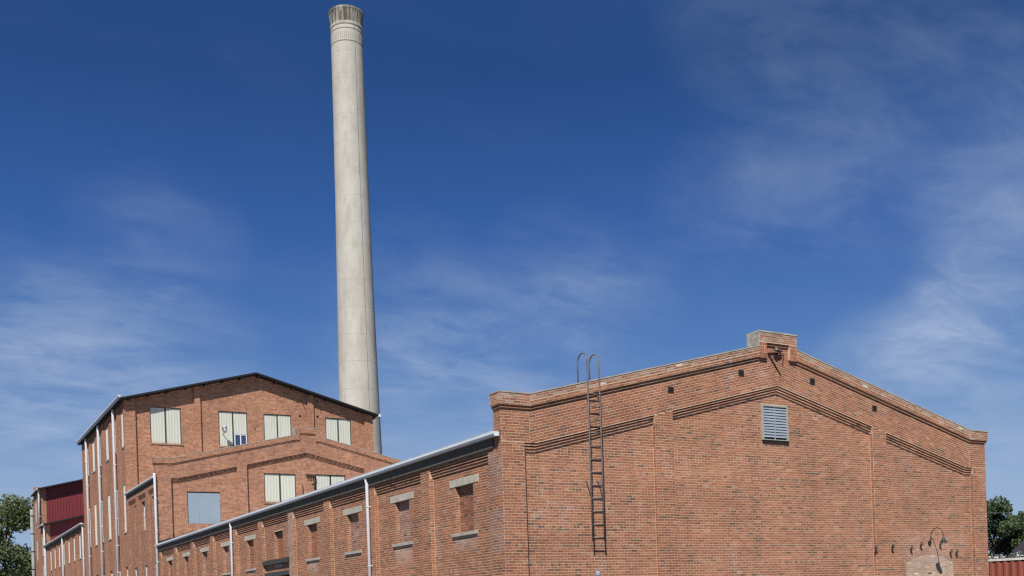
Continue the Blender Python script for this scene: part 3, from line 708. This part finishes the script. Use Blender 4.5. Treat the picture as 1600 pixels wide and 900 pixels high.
def side_window(parent, y0, y1, z0, z1, d=-.05, rec=.06, style='panel', sill=True):
    m = MB(); dd = d - rec; b = .07
    if style == 'panel':
        m.box(LEFT, y0, y1, z0, z1, dd - .04, dd - .1); o = m.build('window', 'frame_dark', parent)
        ribbed(LEFT, y0 + .02, y1 - .02, z0, z1, dd - .02, rib=.010).build('panel', 'panel_white', o)
    else:
        for q in ((y0, y0 + b, z0, z1), (y1 - b, y1, z0, z1), (y0 + b, y1 - b, z1 - b, z1), (y0 + b, y1 - b, z0, z0 + b), (y0 + b, y1 - b, (z0 + z1) / 2 - .03, (z0 + z1) / 2 + .03)): m.box(LEFT, *q, dd, dd - .08)
        o = m.build('window', 'white_paint', parent)
        for q in ((z0 + b, (z0 + z1) / 2 - .03), ((z0 + z1) / 2 + .03, z1 - b)):
            p = MB(); p.box(LEFT, y0 + b, y1 - b, q[0], q[1], dd - .04, dd - .05); p.build('pane', 'glass_sheet', o)
    if sill: s_ = MB(); s_.box(LEFT, y0 - .06, y1 + .06, z0 - .10, z0 - .002, d + .05, dd - .1); s_.build('sill', 'sill', o)
    return o
def long_wall(parent, y0, y1, ztop, pl, windows, corb=None, mat='brick_far', field=-.05):
    m = MB(); cells(m, LEFT, [(y0 + .012, ztop), (y1, ztop)], 0, field, field - .3, windows)
    for a, b_ in pl: m.box(LEFT, a + .01, b_, 0, ztop - .001, 0, -.2)
    m.build('long_wall', mat, parent)
    if corb:
        c = MB(); zc = corb
        ed = [q for a, b_ in pl for q in (a, b_)]
        for a, b_ in zip(ed[1:-1:2], ed[2::2]):
            for j in range(3): c.box(LEFT, a, b_, zc - .08 * (j + 1), zc - .08 * j - .002, -.03 * (j + 1) + .003, -.2)
            c.box(LEFT, a, b_, zc, ztop - .002, -.002, -.19)
        c.build('corbel', mat, parent)

# ------------------------------------------------------------------ 2. the middle gabled block
Y2, Y3 = 41.9, 51.6
mid = thing('brick_building', 'middle brick block with stepped parapet gable and blue boarded window', 'building', (0, Y2, 0))
F2 = FRONT(Y2)
hb = (1.84, 3.84, 7.34, 9.31); hA = (6.62, 8.68, 8.76, 10.58); hB = (10.0, 12.04, 8.76, 10.62)
gable(mid, F2, 18.8, .88, (4.89, 5.5), 11.26, .96, .2345, 10.06, 1.3, (8.66, 10.30), 13.5, 0, False, [hb, hA, hB], None, 'brick_mid')
m = MB(); m.box(F2, hb[0], hb[1], hb[2], hb[3], -.31, -.36); wb = m.build('window', 'frame_dark', mid); wb['label'] = 'window closed with a blue board'
for q0, q1, q2 in ((hb[0] + .05, hb[0] + .70, 0), (hb[0] + .705, hb[0] + 1.33, .004), (hb[0] + 1.335, hb[1] - .012, .001)):
    m = MB(); m.box(F2, q0, q1, hb[2] + .01, hb[3] - .06, -.23 + q2, -.31); m.build('board', 'board_blue', wb)
panel_window(mid, F2, *hA); panel_window(mid, F2, *hB)
w2 = [(42.6, 43.7, 7.3, 9.12), (45.95, 47.05, 7.3, 9.12), (48.55, 49.45, 7.3, 9.12), (42.5, 43.5, 3.0, 5.08), (45.1, 46.6, 3.0, 5.08), (48.6, 50.15, 3.0, 5.08)]
long_wall(mid, Y2 + .36, Y3, 9.85, [(Y2 + .39, 42.45), (44.4, 45.2), (47.75, 48.45), (51.2, Y3)], w2, 9.55, mat='brick_mid', field=-.10)
for i, q in enumerate(w2): side_window(mid, *q, d=-.10, rec=.14 if i < 3 else .06, style='sash', sill=False)
m = MB(); m.box(LEFT, Y2 + .4, Y3 - .01, 9.86, 10.1, .04, -.2); m.build('fascia', 'fascia', mid)
gutter(mid, Y2 - .05, Y3 - .02, 10.14)
downpipe(mid, Y2 - .12, 0, 10.3, x=-.09, r=.075)
roof(mid, 18.8, Y2 + .4, Y3 - .002, 10.2, .2345, .12); shell(mid, 18.8, Y2, Y3 - .02, (10.0, 12.2), 'brick_mid')

# ------------------------------------------------------------------ 3. the tall block
Y4 = 71.6; W3 = 18.06
tall = thing('brick_building', 'tall brick block with dark low-pitched roof and pale panelled windows', 'building', (0, Y3, 0))
F3 = FRONT(Y3); sl3 = .262; ze3 = 16.62
zt3 = lambda x: ze3 + min(x, W3 - x) * sl3
hw = [(1.72, 3.81, 13.73, 16.23), (6.40, 8.45, 13.73, 16.23), (9.65, 11.70, 13.73, 16.23), (14.33, 16.35, 13.73, 16.23)]
m = MB()
cells(m, F3, [(.012, zt3(0) - .1), (W3 / 2, zt3(W3 / 2) - .1), (W3 - .012, zt3(W3) - .1)], 0, -.16, -.5, hw)
for a0, a1 in ((0.0, .74), (4.73, 5.13), (12.95, 13.39), (17.4, W3)):
    m.slab(F3, [(a0, 0), (a1, 0), (a1, zt3(a1) - .11), (a0, zt3(a0) - .11)], 0, -.2)
m.build('front_wall', 'brick_far', tall)
panel_window(tall, F3, *hw[0]); panel_window(tall, F3, *hw[1], small=14.66); panel_window(tall, F3, *hw[2], lift=13.98); panel_window(tall, F3, *hw[3])
w3 = []
for k in range(6):
    a = 51.97 + 3.3 * k
    w3 += [(a, a + 1.15, 13.5, 15.8), (a, a + 1.2, 7.68, 10.9), (a, a + 1.3, 3.0, 5.3)]
long_wall(tall, Y3 + .15, Y4, 16.45, [(Y3 + .2, 51.95)] + [(53.75 + 3.3 * k, 54.55 + 3.3 * k) for k in range(6)][:5] + [(70.3, Y4)], w3)
for i, q in enumerate(w3): side_window(tall, *q, rec=.015 if i % 3 < 2 else .1)
m = MB(); m.box(LEFT, Y3 + .1, Y4 - .01, 16.46, 16.60, .04, -.2); m.build('fascia', 'fascia', tall)
gutter(tall, Y3 - .55, Y4 + .3, 16.72, x_out=-.42, x_in=-.27)
for y in (55.2, 62.0, 68.3): downpipe(tall, y, 0, 16.62, x=-.12, r=.10)
m = MB(); f = FRONT(Y3 - .52); c3 = W3 / 2
for a0, a1 in ((-.27, c3), (c3, W3 + .27)):
    q = lambda x: ze3 + min(x, W3 - x) * sl3
    m.slab(f, [(a0, q(a0) - .08), (a1, q(a1) - .08), (a1, q(a1) + .04), (a0, q(a0) + .04)], 0, -(Y4 - Y3 + .9))
rfo = m.build('roof', 'roof_dark', tall)
m = MB(); x = .3
while x < W3: m.box(F3, x - .05, x + .05, zt3(x) - .22, zt3(x) - .085, .45, -.02); x += 1.27
m.build('rafter_ends', 'roof_dark', rfo)
m = MB(); m.box(F3, W3 + .27, W3 + .42, zt3(W3) - .22, zt3(W3) - .02, .58, -20); m.build('gutter', 'gutter', tall)
for hx_, hz_ in ((12.4, 16.2), (13.73, 16.23), (9.0, 15.05)):
    m = MB(); s_ = .08 if hz_ > 16 else .045; m.box(F3, hx_ - s_, hx_ + s_, hz_ - s_, hz_ + s_, -.156, -.20); m.build('wall_hole', 'void', tall)
for hx_ in (12.5, 13.7):
    m = MB(); m.tube([F3(hx_, 17.35, -.17), F3(hx_ - .05, 17.32, .35)], .035, 8); m.build('wall_spike', 'iron', tall)
shell(tall, W3, Y3, Y4, (16.4, 18.8), 'brick_far')

# ------------------------------------------------------------------ 4. the lower wing and the red-clad block at the far end
Y5 = 100.8
wing = thing('brick_building', 'low brick wing with row of narrow pale windows behind the tall block', 'building', (0, Y4, 0))
w4 = [(74.55 + 3.63 * k, 75.55 + 3.63 * k, 7.15, 9.15) for k in range(7)]
long_wall(wing, Y4, Y5, 9.6, [(Y4 + .02, 73.6)] + [(76.3 + 3.63 * k, 77.0 + 3.63 * k) for k in range(6)] + [(99.3, Y5)], w4)
for q in w4: side_window(wing, *q, rec=.02)
m = MB(); m.box(LEFT, Y4, Y5 - .01, 9.61, 9.85, .04, -.2); m.build('fascia', 'fascia', wing)
gutter(wing, Y4 + .1, Y5, 9.93, x_out=-.30, x_in=-.13)
for y in (71.95, 85.7, 100.2): downpipe(wing, y, 0, 9.85, x=-.10, r=.085)
roof(wing, 18, Y4 + .3, Y5 - .01, 9.9, .05, .14); shell(wing, 18, Y4, Y5 - .02, (9.5, 9.9), 'brick_far')

Y6, Y7 = 104.9, 111.7
red = thing('clad_building', 'far brick block with dark red metal cladding on two tiers', 'building', (0, Y5, 0))
def red_tier(y0, y1, ze, zb, pw):
    f = FRONT(y0); q = lambda x: ze + min(x, 18 - x) * .25
    m = MB(); m.slab(f, [(0, 0), (pw, 0), (pw, q(pw)), (0, q(0))], .03, -.3); m.build('corner_pier', 'brick_far', red)
    m = MB(); xs = []; x = pw
    while x < 17.9: xs += [(x, 0), (x + .18, 0), (x + .21, .035), (x + .27, .035)]; x += .3
    n = len(xs); vs = [f(a, zb, d) for a, d in xs] + [f(a, q(a), d) for a, d in xs]
    m.add(vs, [(i, i + 1, n + i + 1, n + i) for i in range(n - 1)]); m.build('cladding', 'siding_red', red)
    m = MB(); g2 = FRONT(y0 - .85)
    for a0, a1 in ((-.25, 9), (9, 18.25)): m.slab(g2, [(a0, q(a0) - .02), (a1, q(a1) - .02), (a1, q(a1) + .14), (a0, q(a0) + .14)], 0, -(y1 - y0 + .8))
    m.build('roof', 'roof_dark', red)
    m = MB(); m.box(LEFT, y0 + .32, y1, 0, ze + .0, 0, -.3); m.build('long_wall', 'brick_far', red)
    gutter(red, y0 - .6, y1 - .1, ze + .05, x_out=-.40, x_in=-.24)
    downpipe(red, y0 - .15, 0 if zb < 10.5 else 12.3, ze - .05, x=-.12, r=.10)
red_tier(Y5, Y6, 12.2, 9.3, .5); red_tier(Y6, Y7, 16.5, 11.8, .65)
for y, z0, z1 in ((102.6, 9.0, 11.0), (108.6, 13.2, 15.4), (108.6, 8.8, 11.0), (102.6, 6.0, 8.0)):
    m = MB(); m.box(LEFT, y, y + 1.1, z0, z1, .012, -.02); m.build('window', 'panel', red)
m = MB(); m.slab(FRONT(Y7), [(0.01, 0), (17.99, 0), (17.99, 16.4), (9, 18.6), (0.01, 16.4)], .3, 0); m.build('rear_wall', 'brick_far', red)
m = MB(); m.box(Fr((18, 0, 0), (0, 1, 0), (1, 0, 0)), Y5 + .3, Y7 - .31, 0, 12.0, 0, -.3); m.build('side_wall', 'brick_far', red)
m = MB(); m.box(LEFT, 110.9, 111.6, 16.4, 17.5, -.05, -.7); m.build('chimney', 'brick_far', red)
fp = MB(); fp.tube([(-.16, 112.4, 0), (-.16, 112.4, 15.0)], .21, 14)
fpo = tag(fp.build('flue_pipe', 'flue_grey', None, True), 'tall grey metal flue pipe beside the far brick block', 'pipe')
m = MB()
for i in range(7): m.tube([(-.16, 112.4, 1.6 + 2.1 * i), (-.16, 112.4, 1.7 + 2.1 * i)], .235, 14)
for i in range(4): m.box(LEFT, 111.69, 112.2, 2.9 + 3.4 * i, 3.0 + 3.4 * i, .0, -.08)
m.build('pipe_collar', 'iron', fpo)

# ------------------------------------------------------------------ 5. the concrete stack
SX, SY = 22.876, 66.19
st = thing('smokestack', 'tall tapering pale concrete smokestack with dark stained flared rim', 'smokestack', (SX, SY, 0))
hz = np.array([0, 10, 21, 30, 39.6, 47, 54.9]); hr = np.array([2.30, 2.03, 1.80, 1.65, 1.525, 1.455, 1.425])
SR = lambda z: float(np.interp(z, hz, hr))
prof = [(SR(z), z) for z in np.linspace(0, 54.2, 60)]
MB().lathe((SX, SY, 0), prof, 72).build('shaft', 'stack_concrete', st, True)
m = MB(); m.lathe((SX, SY, 0), [(1.43, 54.12), (1.465, 54.16), (1.465, 54.40), (1.44, 54.44)], 72); m.build('collar', 'stack_joint', st, True)
# scalloped flare: flutes all round
nf = 36; n = nf * 6; vs = []; zs_ = [(1.44, 54.42, 0), (1.445, 54.6, .5), (1.47, 54.9, .6), (1.52, 55.25, .7), (1.565, 55.5, .5), (1.585, 55.56, 0), (1.585, 55.74, 0), (1.30, 55.76, 0), (1.28, 54.0, 0)]
for r, z, k in zs_:
    for j in range(n): vs.append((SX + (r - .045 * k * max(0, math.sin(nf * 2 * math.pi * j / n))) * math.cos(2 * math.pi * j / n), SY + (r - .045 * k * max(0, math.sin(nf * 2 * math.pi * j / n))) * math.sin(2 * math.pi * j / n), z))
m = MB(); m.add(vs, [(i * n + j, i * n + (j + 1) % n, (i + 1) * n + (j + 1) % n, (i + 1) * n + j) for i in range(len(zs_) - 1) for j in range(n)]); m.build('rim', 'stack_sooty', st)
for z in (52.68, 53.80):
    m = MB(); r = SR(z); m.lathe((SX, SY, z), [(r - .01, -.035), (r + .018, -.035), (r + .018, .035), (r - .01, .035)], 72); m.build('band', 'stack_line', st)
m = MB()
for j in range(48):
    a = 2 * math.pi * j / 48; r = 1.435; p = Vector((SX + r * math.cos(a), SY + r * math.sin(a), 0))
    m.tube([p + Vector((0, 0, 52.85)), p + Vector((0, 0, 53.5))], .013, 4)
m.build('band_flutes', 'stack_line', st)
for z in np.cumsum([3.5] + [random.choice((1.9, 2.44, 2.44, 3.2)) for _ in range(19)]):
    r = SR(z); m = MB(); m.lathe((SX, SY, z), [(r - .01, -.012), (r + .003, -.012), (r + .003, .012), (r - .01, .012)], 72); m.build('lift_joint', 'stack_joint', st)
dirc = (Vector((CAM.x, CAM.y, 0)) - Vector((SX, SY, 0))).normalized(); a0 = math.atan2(dirc.y, dirc.x) + .50
m = MB(); m.tube([(SX + (SR(z) + .03) * math.cos(a0), SY + (SR(z) + .03) * math.sin(a0), z) for z in np.linspace(0, 54.6, 50)], .010, 6); m.build('lightning_cable', 'stack_line', st)

# ------------------------------------------------------------------ 6. things on the walls
lad = thing('ladder', 'rusty steel ladder with hooped top fixed to the gable wall', 'ladder', (2.7, -.18, 3.0))
lx0, lx1, ly = 2.58, 2.95, -.115
for x in (lx0, lx1):
    m = MB(); zt = 8.02; yb = .33; c = (ly + yb) / 2; r = (yb - ly) / 2
    zp = 7.03 + (x - .83) * .2495
    pts = [(x, ly, 3.28), (x, ly, 5.5), (x, ly, zt)] + [(x, c - r * math.cos(t_), zt + r * math.sin(t_)) for t_ in np.linspace(.2, math.pi - .2, 9)] + [(x, yb, zt), (x, yb, zp)]
    m.tube(pts, .021, 8); m.build('stringer', 'steel_old', lad, True)
for i in range(12):
    m = MB(); z = 3.38 + i * .343; m.tube([(lx0, ly, z), (lx1, ly, z)], .015, 6); m.build('rung', 'steel_old', lad, True)
for x in (lx0, lx1):
    for z in (4.9, 7.25):
        m = MB(); m.tube([(x, ly, z - .35), (x, ly + .03, z - .2), (x, ly + .22, z), (x, ly + .24, z)], .016, 6); m.build('bracket', 'steel_old', lad, True)

ps = MB(); ps.tube([(2.44, -.5, 0), (2.44, -.5, 2.44)], .055, 12)
pso = tag(ps.build('standpipe', 'galvanised', None, True), 'thin grey metal pipe standing below the ladder', 'pipe')
m = MB(); m.lathe((2.44, -.5, 2.43), [(.066, -.05), (.066, .03), (.045, .06), (.0, .07)], 12); m.build('pipe_cap', 'galvanised', pso, True)

# floodlight and cable under the ridge block
fl_ = thing('floodlight', 'small dark floodlight with dangling conduit under the gable peak', 'light', (9.35, 0, 8.8))
m = MB(); c = (9.36, -.12, 8.90)
m.tube([(c[0] - .14, c[1] - .03, c[2] + .01), (c[0] - .12, c[1] - .025, c[2]), (c[0] + .10, c[1] + .02, c[2] - .01), (c[0] + .16, c[1] + .03, c[2] - .01)], [.062, .06, .045, .03], 12); m.build('housing', 'steel_old', fl_, True)
m = MB(); m.tube([(9.36, -.12, 8.88), (9.38, -.06, 8.82), (9.40, 0.02, 8.78)], .02, 6); m.build('bracket', 'iron', fl_)
m = MB(); m.tube([(9.45, -.02, 8.84), (9.02, -.03, 8.80), (9.08, -.03, 8.74), (9.52, -.02, 8.20)], .016, 6); m.build('conduit', 'iron', fl_)
m = MB(); m.tube([(9.5, -.02, 8.86), (9.66, -.03, 8.82), (9.60, -.02, 8.5)], .012, 6); m.build('conduit', 'iron', fl_)

# gooseneck lamp over the bricked-up arch
gn = thing('gooseneck_lamp', 'green gooseneck barn lamp arching out above the bricked-up arch', 'lamp', (15.98, 0, 3.3))
yf = .10
m = MB(); pts = [(15.96, yf, 3.28), (15.96, yf - .04, 3.30)] + [(15.96, yf - .06 - .24 * (1 - math.cos(t_)), 3.42 + .32 * math.sin(t_)) for t_ in np.linspace(.1, math.pi * .98, 14)]
m.tube(pts, .014, 7); m.build('arm', 'iron', gn, True)
m = MB(); m.lathe((15.96, yf - .54, 3.30), [(.0, .13), (.035, .12), (.04, .06), (.06, .03), (.11, -.04), (.125, -.06), (.11, -.055), (.05, .0), (0, .01)], 16); m.build('shade', 'green_enamel', gn, True)
m = MB(); m.tube([(15.96, yf + .0, 3.28), (15.96, yf - .03, 3.28)], .07, 10); m.build('wall_plate', 'iron', gn)

ins_lab = [('dark insulator on a hooked bracket left of the gable pilaster edge', (13.28, 3.10)), ('green insulator midway between the right pilaster and the arch', (14.15, 3.14)),
           ('dark insulator at the left shoulder of the bricked-up arch', (15.03, 3.10)), ('dark insulator above the arch, left of the lamp plate', (15.50, 3.22)),
           ('dark insulator above the arch, right of the lamp plate', (16.45, 3.24)), ('left one of the two insulators at the right shoulder of the arch', (16.95, 2.98)),
           ('right one of the two insulators at the right shoulder of the arch', (17.25, 2.98))]
for i, (lb, (x, z)) in enumerate(ins_lab):
    y = 0.0 if i == 0 else .10
    o = thing('insulator', lb, 'insulator', (x, y, z), 'insulators on the gable wall')
    m = MB(); m.tube([(x, y, z - .02), (x, y - .05, z - .04), (x, y - .07, z - .02), (x, y - .07, z + .02)], .014, 6); m.build('bracket', 'iron', o)
    m = MB(); m.lathe((x, y - .07, z), [(.0, .09), (.026, .085), (.03, .055), (.025, .045), (.045, .0), (.048, -.03), (.025, -.03), (0, -.02)], 12); m.build('bell', 'green_enamel' if i == 1 else 'old_porcelain', o, True)

# insulator rack and stay on the middle block
rk = thing('insulator_rack', 'dark iron rack of insulators on the middle gable between two windows', 'bracket', (9.4, Y2, 10.4))
m = MB(); m.box(F2, 9.34, 9.96, 10.50, 10.58, -.05, -.165); m.build('bar', 'iron', rk)
for x in (9.42, 9.58, 9.74, 9.90):
    m = MB(); p = F2(x, 10.40, -.04); m.lathe(tuple(p), [(0, .12), (.035, .11), (.04, .05), (.055, 0), (.03, -.04), (0, -.05)], 8); m.build('insulator', 'iron', rk, True)
m = MB(); m.tube([F2(9.62, 9.86, .25), F2(9.90, 10.05, -.165)], .05, 8); m.build('stay_arm', 'iron', rk)
m = MB(); m.tube([F2(9.95, 10.45, -.13), F2(9.95, 9.5, -.13)], .03, 6); m.build('conduit', 'iron', rk)
cdx = tag(MB().tube([F2(9.1, 9.9, -.14), F2(9.12, 9.5, -.13), F2(9.1, 8.8, -.14)], .025, 6).build('conduit', 'iron'), 'thin crooked conduit below the insulator rack on the middle gable', 'conduit')

# street-lamp head on the tall block
lp = thing('wall_lamp', 'silver lamp head on a short arm in front of a pale panelled window', 'lamp', (6.7, Y3, 14.9))
m = MB(); m.tube([F3(6.72, 14.55, -.26), F3(6.70, 14.72, .1), F3(6.66, 14.80, .30)], .03, 8); m.build('arm', 'galvanised', lp, True)
m = MB(); m.tube([F3(6.74, 14.62, .16), F3(6.71, 14.70, .26), F3(6.66, 14.84, .42), F3(6.62, 14.97, .56), F3(6.60, 15.04, .62)], [.07, .14, .19, .17, .07], 14); m.build('head', 'alu', lp, True)

# ------------------------------------------------------------------ 7. right edge: container, house, shrub, wire; trees
u_ = Vector((.22, -.975, 0)).normalized(); nn = Vector((-.975, -.22, 0)).normalized(); o_ = Vector((24.15, 6.1, 0))
ct = thing('shipping_container', 'rust red corrugated shipping container beyond the right corner of the shed', 'container', o_)
fc = Fr(tuple(o_), tuple(u_), tuple(nn))
LC, HC = 12.19, 2.9
m = MB(); xs = []; x = .08
while x < LC - .1:
    xs += [(x, 0), (x + .072, 0), (x + .14, -.036), (x + .21, -.036)]; x += .278
xs = [(a, d) for a, d in xs if a < LC - .08]; n = len(xs)
m.add([fc(a, .16, d) for a, d in xs] + [fc(a, HC - .1, d) for a, d in xs], [(i, i + 1, n + i + 1, n + i) for i in range(n - 1)])
m.build('corrugated_side', 'container_red', ct)
m = MB(); m.box(fc, .04, LC - .04, .16, HC - .06, -.06, -2.40); m.build('body', 'container_red', ct)
m = MB(); m.box(fc, 0, LC, HC - .09, HC, .02, -2.44); m.build('top_rail', 'container_rail_sunlit', ct)
m = MB(); m.box(fc, 0, LC, 0, .16, .02, -2.44); m.build('bottom_rail', 'container_red', ct)
for a in (0, LC - .08):
    m = MB(); m.box(fc, a, a + .08, .16, HC - .09, .018, -.1); m.build('corner_post', 'container_red', ct)

def pxray(x, y, dep):
    dx, dy = x - 800, y - 948; c_, s_ = math.cos(ROLL), math.sin(ROLL)
    return CAM + (Fv + Rv * ((dx * c_ - dy * s_) / 1640) + Uv * ((-dx * s_ - dy * c_) / 1640)) * dep
hp = pxray(1676, 921, 60); hp.z = 0
hs_ = thing('house', 'distant house with steep dark shingled roof behind the container', 'house', hp)
fh = Fr((hp.x, hp.y, 0), tuple(Rv), tuple(-Fv))
m = MB(); m.slab(fh, [(-2.3, 0), (2.3, 0), (2.3, 3.3), (0, 5.6), (-2.3, 3.3)], 0, -2.4); m.build('wall', 'shingle', hs_)
m = MB(); m.slab(fh, [(-2.75, 3.0), (0, 5.75), (0, 5.95), (-2.75, 3.2)], .4, -2.8); m.slab(fh, [(0, 5.75), (2.75, 3.0), (2.75, 3.2), (0, 5.95)], .4, -2.8); m.build('roof', 'shingle', hs_)
m = MB(); m.box(fh, -1.4, -.4, 1.0, 2.1, .03, -.05); wo_ = m.build('window', 'white_paint', hs_); m = MB(); m.box(fh, -1.3, -.5, 1.1, 2.0, .035, .01); m.build('pane', 'glass_sheet', wo_)
m = MB(); m.box(fh, .5, 1.4, 0, 2.05, .03, -.05); m.build('door', 'timber', hs_)

p0 = pxray(1440, 799, 62); p1 = pxray(1790, 788, 58)
for p, lb in ((p0, 'wooden utility pole hidden behind the long shed'), (p1, 'wooden utility pole off to the right of the container')):
    t_ = thing('utility_pole', lb, 'pole', (p.x, p.y, 0), 'utility poles')
    m = MB(); m.tube([(p.x, p.y, 0), (p.x, p.y, p.z + .25)], [.16, .12], 10); m.build('shaft', 'pole_wood', t_, True)
    m = MB(); m.box(Fr((p.x, p.y, 0), (.87, -.5, 0), (-.5, -.87, 0)), -.9, .9, p.z - .1, p.z - .0, .08, -.04); m.build('crossarm', 'pole_wood', t_)
wr = [p0.lerp(p1, k / 24) - Vector((0, 0, .25 * (1 - (2 * k / 24 - 1) ** 2))) for k in range(25)]
tag(MB().tube(wr, .008, 5).build('overhead_wire', 'wire'), 'thin overhead wire crossing the sky right of the shed', 'wire')

def leaves(name, mat, parent, centers, per, rad, size, seed):
    rng = np.random.default_rng(seed); n = len(centers) * per
    c = np.repeat(np.array(centers, float), per, 0); rr = np.repeat(np.array(rad, float), per)
    d = rng.normal(size=(n, 3)); d /= np.linalg.norm(d, axis=1)[:, None]
    p = c + d * (rr * rng.random(n) ** .45)[:, None] * np.array([1, 1, .8])
    a = rng.normal(size=(n, 3)); a /= np.linalg.norm(a, axis=1)[:, None]
    b_ = np.cross(a, rng.normal(size=(n, 3))); b_ /= np.linalg.norm(b_, axis=1)[:, None]
    s = size * rng.uniform(.6, 1.3, n)
    vs = np.stack([p - a * s[:, None], p + b_ * s[:, None] * .5, p + a * s[:, None], p - b_ * s[:, None] * .5], 1)
    me = bpy.data.meshes.new(name); me.vertices.add(n * 4); me.vertices.foreach_set('co', vs.ravel())
    me.loops.add(n * 4); me.loops.foreach_set('vertex_index', np.arange(n * 4, dtype=np.int32)); me.polygons.add(n); me.polygons.foreach_set('loop_start', np.arange(0, n * 4, 4, dtype=np.int32)); me.polygons.foreach_set('use_smooth', np.zeros(n, bool)); me.update(calc_edges=True)
    v = np.repeat(np.clip(rng.normal(.45, .28, n) + np.repeat(rng.normal(0, .2, len(centers)), per), 0, 1), 4)
    at_ = me.attributes.new('col', 'FLOAT_COLOR', 'POINT'); at_.data.foreach_set('color', np.stack([v, v, v, np.ones_like(v)], 1).ravel())
    me.materials.append(MATS[mat]); o = bpy.data.objects.new(name, me); COL.objects.link(o); attach(o, parent); return o
def tree(label, base, h, cr, mat, seed, shape='round', lo=.22, ncl=42, per=210, leaf=.2, trunk=.28):
    rng = np.random.default_rng(seed); t_ = thing('broadleaf_tree' if shape == 'round' else 'conifer_tree', label, 'tree', base)
    B = np.array(base, float); cs = []; rs = []
    for i in range(ncl):
        f = rng.uniform(lo, .97)
        if shape == 'round':
            g_ = math.sqrt(max(.05, 1 - ((f - .58) / .44) ** 2)); rad = cr * g_ * math.sqrt(rng.uniform(.12, 1)) * .86
            cl = cr * rng.uniform(.20, .36)
        else:
            rad = cr * (1.04 - f) ** .7 * math.sqrt(rng.uniform(.1, 1)); cl = cr * rng.uniform(.16, .30) * (1.25 - f * .75)
        a = rng.uniform(0, 2 * math.pi); cs.append(B + np.array([rad * math.cos(a), rad * math.sin(a), f * h])); rs.append(cl)
    m = MB(); top_ = B + np.array([rng.uniform(-.2, .2), rng.uniform(-.2, .2), h * (.72 if shape == 'round' else .95)])
    m.tube([B, B + (top_ - B) * .35 + np.array([.1, .05, 0]), B + (top_ - B) * .7, top_], [trunk, trunk * .75, trunk * .45, trunk * .12], 9)
    for i in range(0, ncl, 2):
        f = max(.16, (cs[i][2] - B[2]) / h * .72); s = B + (top_ - B) * min(.95, f / (.72 if shape == 'round' else .95)); e_ = cs[i]
        m.tube([s, (s + e_) / 2 + np.array([0, 0, .12 * np.linalg.norm(e_ - s)]), e_], [trunk * .28, trunk * .16, trunk * .05], 5)
    m.build('trunk', 'bark', t_, True); leaves('crown', mat, t_, cs, per, rs, leaf, seed + 5); return t_
tree('big olive green tree beyond the far red-clad block at the left edge', (-1.4, 139, 0), 18.8, 7.0, 'leaf_olive', 3, ncl=60, per=330, leaf=.26, trunk=.4, lo=.16)
tree('smaller green tree below the big one at the far left edge', (-7.5, 128, 0), 11.5, 4.6, 'leaf_dark', 9, ncl=40, per=260, leaf=.24, trunk=.3, lo=.12)
tree('dense dark green tree directly beside the right corner of the shed', (54.8, 25.3, 0), 8.0, 2.4, 'leaf_dark', 21, lo=.08, ncl=75, per=230, leaf=.13, trunk=.22)
tree('dark green tree low between the two taller ones behind the container', (57.6, 24.9, 0), 6.9, 2.4, 'leaf_dark', 26, lo=.1, ncl=60, per=220, leaf=.13, trunk=.2)
tree('grey green feathery tree at the right edge of the view', (66.3, 30.6, 0), 8.6, 2.2, 'leaf_grey', 33, 'cone', lo=.1, ncl=50, per=230, leaf=.14, trunk=.2)
tree('leafy tree filling the far right beyond the container', (69, 29.0, 0), 7.6, 2.6, 'leaf_grey', 41, lo=.1, ncl=60, per=220, leaf=.14, trunk=.2)
sb = thing('flowering_shrub', 'white blossoming shrub showing just above the container', 'shrub', (32.5, 8.9, 0))
rng = np.random.default_rng(5); cs = [(32.5 + rng.uniform(-.9, .9), 8.9 + rng.uniform(-.6, .6), rng.uniform(.4, 3.15)) for _ in range(40)]
leaves('foliage', 'leaf_dark', sb, cs, 120, [.42] * 40, .09, 3)
leaves('blossom', 'blossom', sb, [(c[0], c[1], c[2] + .15) for c in cs if c[2] > 1.6], 60, [.40] * len([c for c in cs if c[2] > 1.6]), .07, 8)
m = MB()
for c in cs[::3]: m.tube([(32.5, 8.9, 0), ((32.5 + c[0]) / 2, (8.9 + c[1]) / 2, c[2] * .6), c], [.04, .025, .01], 5)
m.build('stem', 'bark', sb)
